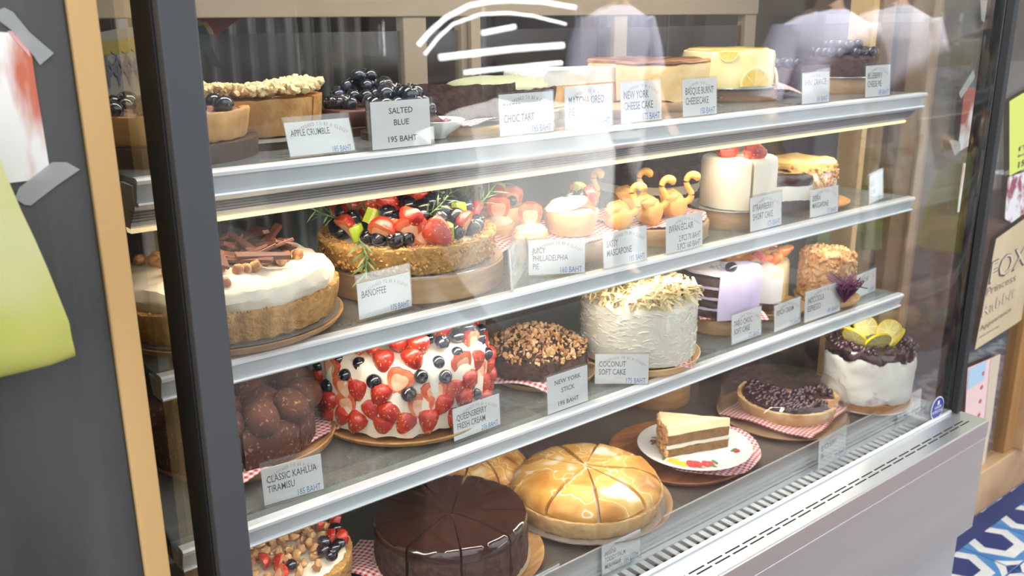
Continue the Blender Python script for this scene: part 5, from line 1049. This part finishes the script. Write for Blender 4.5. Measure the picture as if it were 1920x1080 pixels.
# ------------------------------------------------------------------ street people and tuk-tuk whose reflections lie in the glass
SKIN = pm('skin', (.52, .32, .22), .5, sss=.1)
def loft(rings, n=20):
    V = []; F = []
    for (x, y, z, a, b) in rings:
        for k in range(n): w = 2 * pi * k / n; V.append((x + a * cos(w), y + b * sin(w), z))
    for i in range(len(rings) - 1):
        for k in range(n): F.append((i * n + k, i * n + (k + 1) % n, (i + 1) * n + (k + 1) % n, (i + 1) * n + k))
    F.append(tuple(range(n))[::-1]); F.append(tuple(range((len(rings) - 1) * n, len(rings) * n))); return G(V, F)
def skin_obj(name, verts, edges, radii, m, parent):
    me = bpy.data.meshes.new(name); me.from_pydata(verts, edges, []); o = bpy.data.objects.new(name, me); COL.objects.link(o); o.parent = parent
    sk = o.modifiers.new('s', 'SKIN'); sk.use_smooth_shade = True
    for i, r_ in enumerate(radii): me.skin_vertices[0].data[i].radius = (r_, r_); me.skin_vertices[0].data[i].use_root = (i == 0)
    sb = o.modifiers.new('u', 'SUBSURF'); sb.levels = 1; sb.render_levels = 1; me.materials.append(m); return o
def person(label, x, y, rz, top, bottom, hair, hat=None, skirt=None, H=1.68, m_shoe=None):
    t = thing('person', label, 'person', (x, y, 0), rz, 'pedestrians reflected in the glass'); k = H / 1.68
    v = [(0, 0, .92), (0, 0, 1.15), (0, 0, 1.38), (0, .01, 1.46), (0, .0, 1.52)]; e = [(0, 1), (1, 2), (2, 3), (3, 4)]; rad = [.12, .11, .09, .05, .055]
    for s_ in (-1, 1):
        b0 = len(v); v += [(s_ * .09, 0, .86), (s_ * .10, .01, .48), (s_ * .10, -.01, .09), (s_ * .11, .12, .04)]; e += [(0, b0), (b0, b0 + 1), (b0 + 1, b0 + 2), (b0 + 2, b0 + 3)]; rad += [.085, .055, .036, .035]
        b0 = len(v); v += [(s_ * .17, 0, 1.36), (s_ * .23, -.01, 1.10), (s_ * .22, .12, .92), (s_ * .215, .16, .88)]; e += [(2, b0), (b0, b0 + 1), (b0 + 1, b0 + 2), (b0 + 2, b0 + 3)]; rad += [.055, .042, .028, .026]
        h0 = b0 + 3
        for f_ in range(5):
            b1 = len(v); dx = (f_ - 2) * .016; L = (.05, .07, .078, .072, .055)[f_]
            if f_ == 0: v += [(s_ * .195, .17, .87), (s_ * .185, .205, .855)]
            else: v += [(s_ * .215 + dx, .19, .85), (s_ * .215 + dx, .19 + L * .6, .85 - L * .5)]
            e += [(h0, b1), (b1, b1 + 1)]; rad += [.010, .008]
    skin_obj('body', [(a * k, b * k, c_ * k) for a, b, c_ in v], e, [q * k for q in rad], SKIN, t)
    hd = disp(xf(ICO[3], (0, .01, 1.60), s=(.073, .092, .108)), .002, 6)
    hd = join(hd, xf(ICO[2], (0, .105, 1.59), s=(.012, .020, .020)), xf(ICO[2], (-.075, .0, 1.60), s=(.012, .02, .03)), xf(ICO[2], (.075, .0, 1.60), s=(.012, .02, .03)))
    ob('head', xf(hd, s=k), SKIN, t); ob('eyes', xf(join(xf(ICO[2], (-.03, .092, 1.615), s=(.012, .008, .008)), xf(ICO[2], (.03, .092, 1.615), s=(.012, .008, .008))), s=k), pm('eye', (.03, .02, .02), .2), t)
    ob('mouth', xf(xf(ICO[2], (0, .098, 1.545), s=(.022, .008, .006)), s=k), pm('lips', (.45, .12, .10), .4), t)
    ob('hair', xf(join(xf(ICO[3], (0, -.012, 1.63), s=(.084, .094, .098)), xf(ICO[3], (0, -.05, 1.52), s=(.075, .05, .14))), s=k), hair, t)
    ob('shirt', xf(disp(join(loft([(0, 0, .86, .185, .13), (0, 0, 1.0, .17, .12), (0, 0, 1.15, .165, .115), (0, 0, 1.30, .19, .12), (0, 0, 1.40, .175, .10), (0, 0, 1.45, .07, .065)]), *[tube([(s_ * .15, 0, 1.38), (s_ * .20, 0, 1.25), (s_ * .235, 0, 1.12)], [.07, .068, .064], 12) for s_ in (-1, 1)]), .010, 12), s=k), top, t)
    if skirt: ob('skirt', xf(disp(loft([(0, 0, .40, .24, .20), (0, 0, .70, .19, .16), (0, 0, .95, .15, .115)]), .012, 14), s=k), skirt, t)
    else: ob('trousers', xf(join(loft([(0, 0, .80, .165, .12), (0, 0, .98, .15, .11)]), *[tube([(s_ * .09, 0, .90), (s_ * .10, .01, .48), (s_ * .10, -.01, .10)], [.10, .075, .06], 14) for s_ in (-1, 1)]), s=k), bottom, t)
    for s_ in (-1, 1): ob('shoe', rbox(xf(bb(-.045, .045, -.07, .19, 0, .075), (s_ * .10, 0, 0)), .02, 2), m_shoe or MATTE, t)
    if hat: ob('hat', xf(xf(lathe([(0, .0), (.20, -.02), (.20, -.012), (.10, .012), (.095, .09), (.07, .11), (0, .115)], 40), (0, .02, 1.68), (-.15, 0, 0)), s=k), hat, t)
    return t
WSH = pm('white_shirt', (.86, .87, .88), .8); LSH = pm('lavender_shirt', (.66, .66, .84), .8); HAIR = pm('black_hair', (.012, .01, .009), .5); NAVY = pm('dark_cloth', (.015, .016, .022), .8); GREYT = pm('grey_trousers', (.62, .63, .65), .8)
def refl(u, v, yo): q = on_y(u, v, 1.539 - yo); q[1] = yo; return q
q = refl(655, 60, -.02); person('person in black clothes and a wide black hat beside the display case', q[0], -.02, -.6, NAVY, NAVY, HAIR, hat=MATTE, H=1.60)
q = refl(985, 500, -1.30)
t = thing('veil_stall', 'street stall shape wrapped in white cloth, added for the veil reflected in the glass', 'stall', (q[0], -1.30, -.008), .1)  # added white form, its reflection gives the pale veil in the glass
ob('draped_cloth', disp(loft([(0, 0, .0, .44, .34), (0, 0, .5, .40, .30), (0, 0, .95, .36, .27), (0, 0, 1.08, .33, .25), (.0, 0, 1.12, .26, .2)], 60), .05, 7), WSH, t); ob('leg', rbox(bb(-.03, .03, -.03, .03, 0, 1.0), .005), GREYT, t)
q = refl(1155, 100, -2.0); person('person in a lavender shirt standing further back on the pavement', q[0], -2.0, .2, LSH, GREYT, HAIR, H=1.74)
q = refl(1545, 100, -.62); person('person in a lavender shirt with a white skirt near the right end of the case', q[0], -.62, .5, LSH, NAVY, HAIR, H=1.70, skirt=WSH)
q = refl(1665, 100, -.70); person('person in a grey lavender shirt at the right end of the case', q[0], -.70, .6, pm('grey_lavender', (.40, .40, .48), .8), NAVY, HAIR, H=1.72)
q = on_z(1790, 598, 0); person('person in a yellow skirt walking on the red pavers', q[0], 1.539 - q[1], .9, NAVY, NAVY, HAIR, H=1.60, skirt=pm('yellow_skirt', (.62, .62, .06), .8), m_shoe=pm('olive_shoe', (.3, .3, .22), .7))
# tuk-tuk; glowing tubes added to make the bright streaks reflected in the glass
yo = -3.2; c0 = refl(930, 80, yo)
tk = thing('tuk_tuk', 'three wheeled taxi with canopy edged by glowing tubes added for the streaks in the glass', 'tuk-tuk', (c0[0], yo, -.1))
def rp_(pts): return [tuple(np.array(refl(u, v, yo + .02)) - np.array([c0[0], yo, -.1])) for u, v in pts]
STREAK = pm('streak_tube', (.95, .98, 1), .5, emis=14)
for pts, rad in (([(785, 84), (808, 58), (835, 34), (880, 10), (920, 3), (960, 1), (1020, 4), (1078, 14)], .016), ([(797, 102), (820, 72), (850, 45), (900, 27), (950, 24), (1000, 30), (1060, 45)], .011), ([(825, 108), (890, 100), (960, 92), (1055, 85)], .022), ([(872, 136), (930, 130), (1052, 118)], .017), ([(905, 62), (965, 50)], .018)):
    ob('streak_tube', tube(rp_(pts), rad, 10), STREAK, tk)
TKB = pm('dark_green_body', (.02, .05, .06), .25, coat=.6); CHR = pm('chrome', (.8, .8, .82), .1, 1)
ob('canopy', rbox(bb(-.85, .85, -1.2, -.06, 1.66, 1.74), .03), TKB, tk); ob('body', rbox(bb(-.95, .75, -1.15, -.05, .25, .75), .06, 3), TKB, tk); ob('nose', rbox(bb(.75, 1.25, -.85, -.35, .3, 1.0), .10, 3), TKB, tk); ob('seat', rbox(bb(-.8, -.2, -1.1, -.1, .75, 1.2), .05), NAVY, tk)
for x in (-.8, .75):
    for y in (-1.12, -.06): ob('canopy_post', tube([(x, y, .7), (x, y, 1.64)], .018, 8), CHR, tk)
for x, y in ((-.6, -.1), (-.6, -1.1), (1.1, -.6)): ob('wheel', xf(lathe([(0, -.05), (.16, -.05), (.22, -.04), (.24, 0), (.22, .04), (.16, .05), (0, .05)], 28), (x, y, .24), (R(90), 0, 0)), MATTE, tk)
ob('windscreen', bb(.74, .75, -1.05, -.12, 1.0, 1.6), GLASS, tk, smooth=False)
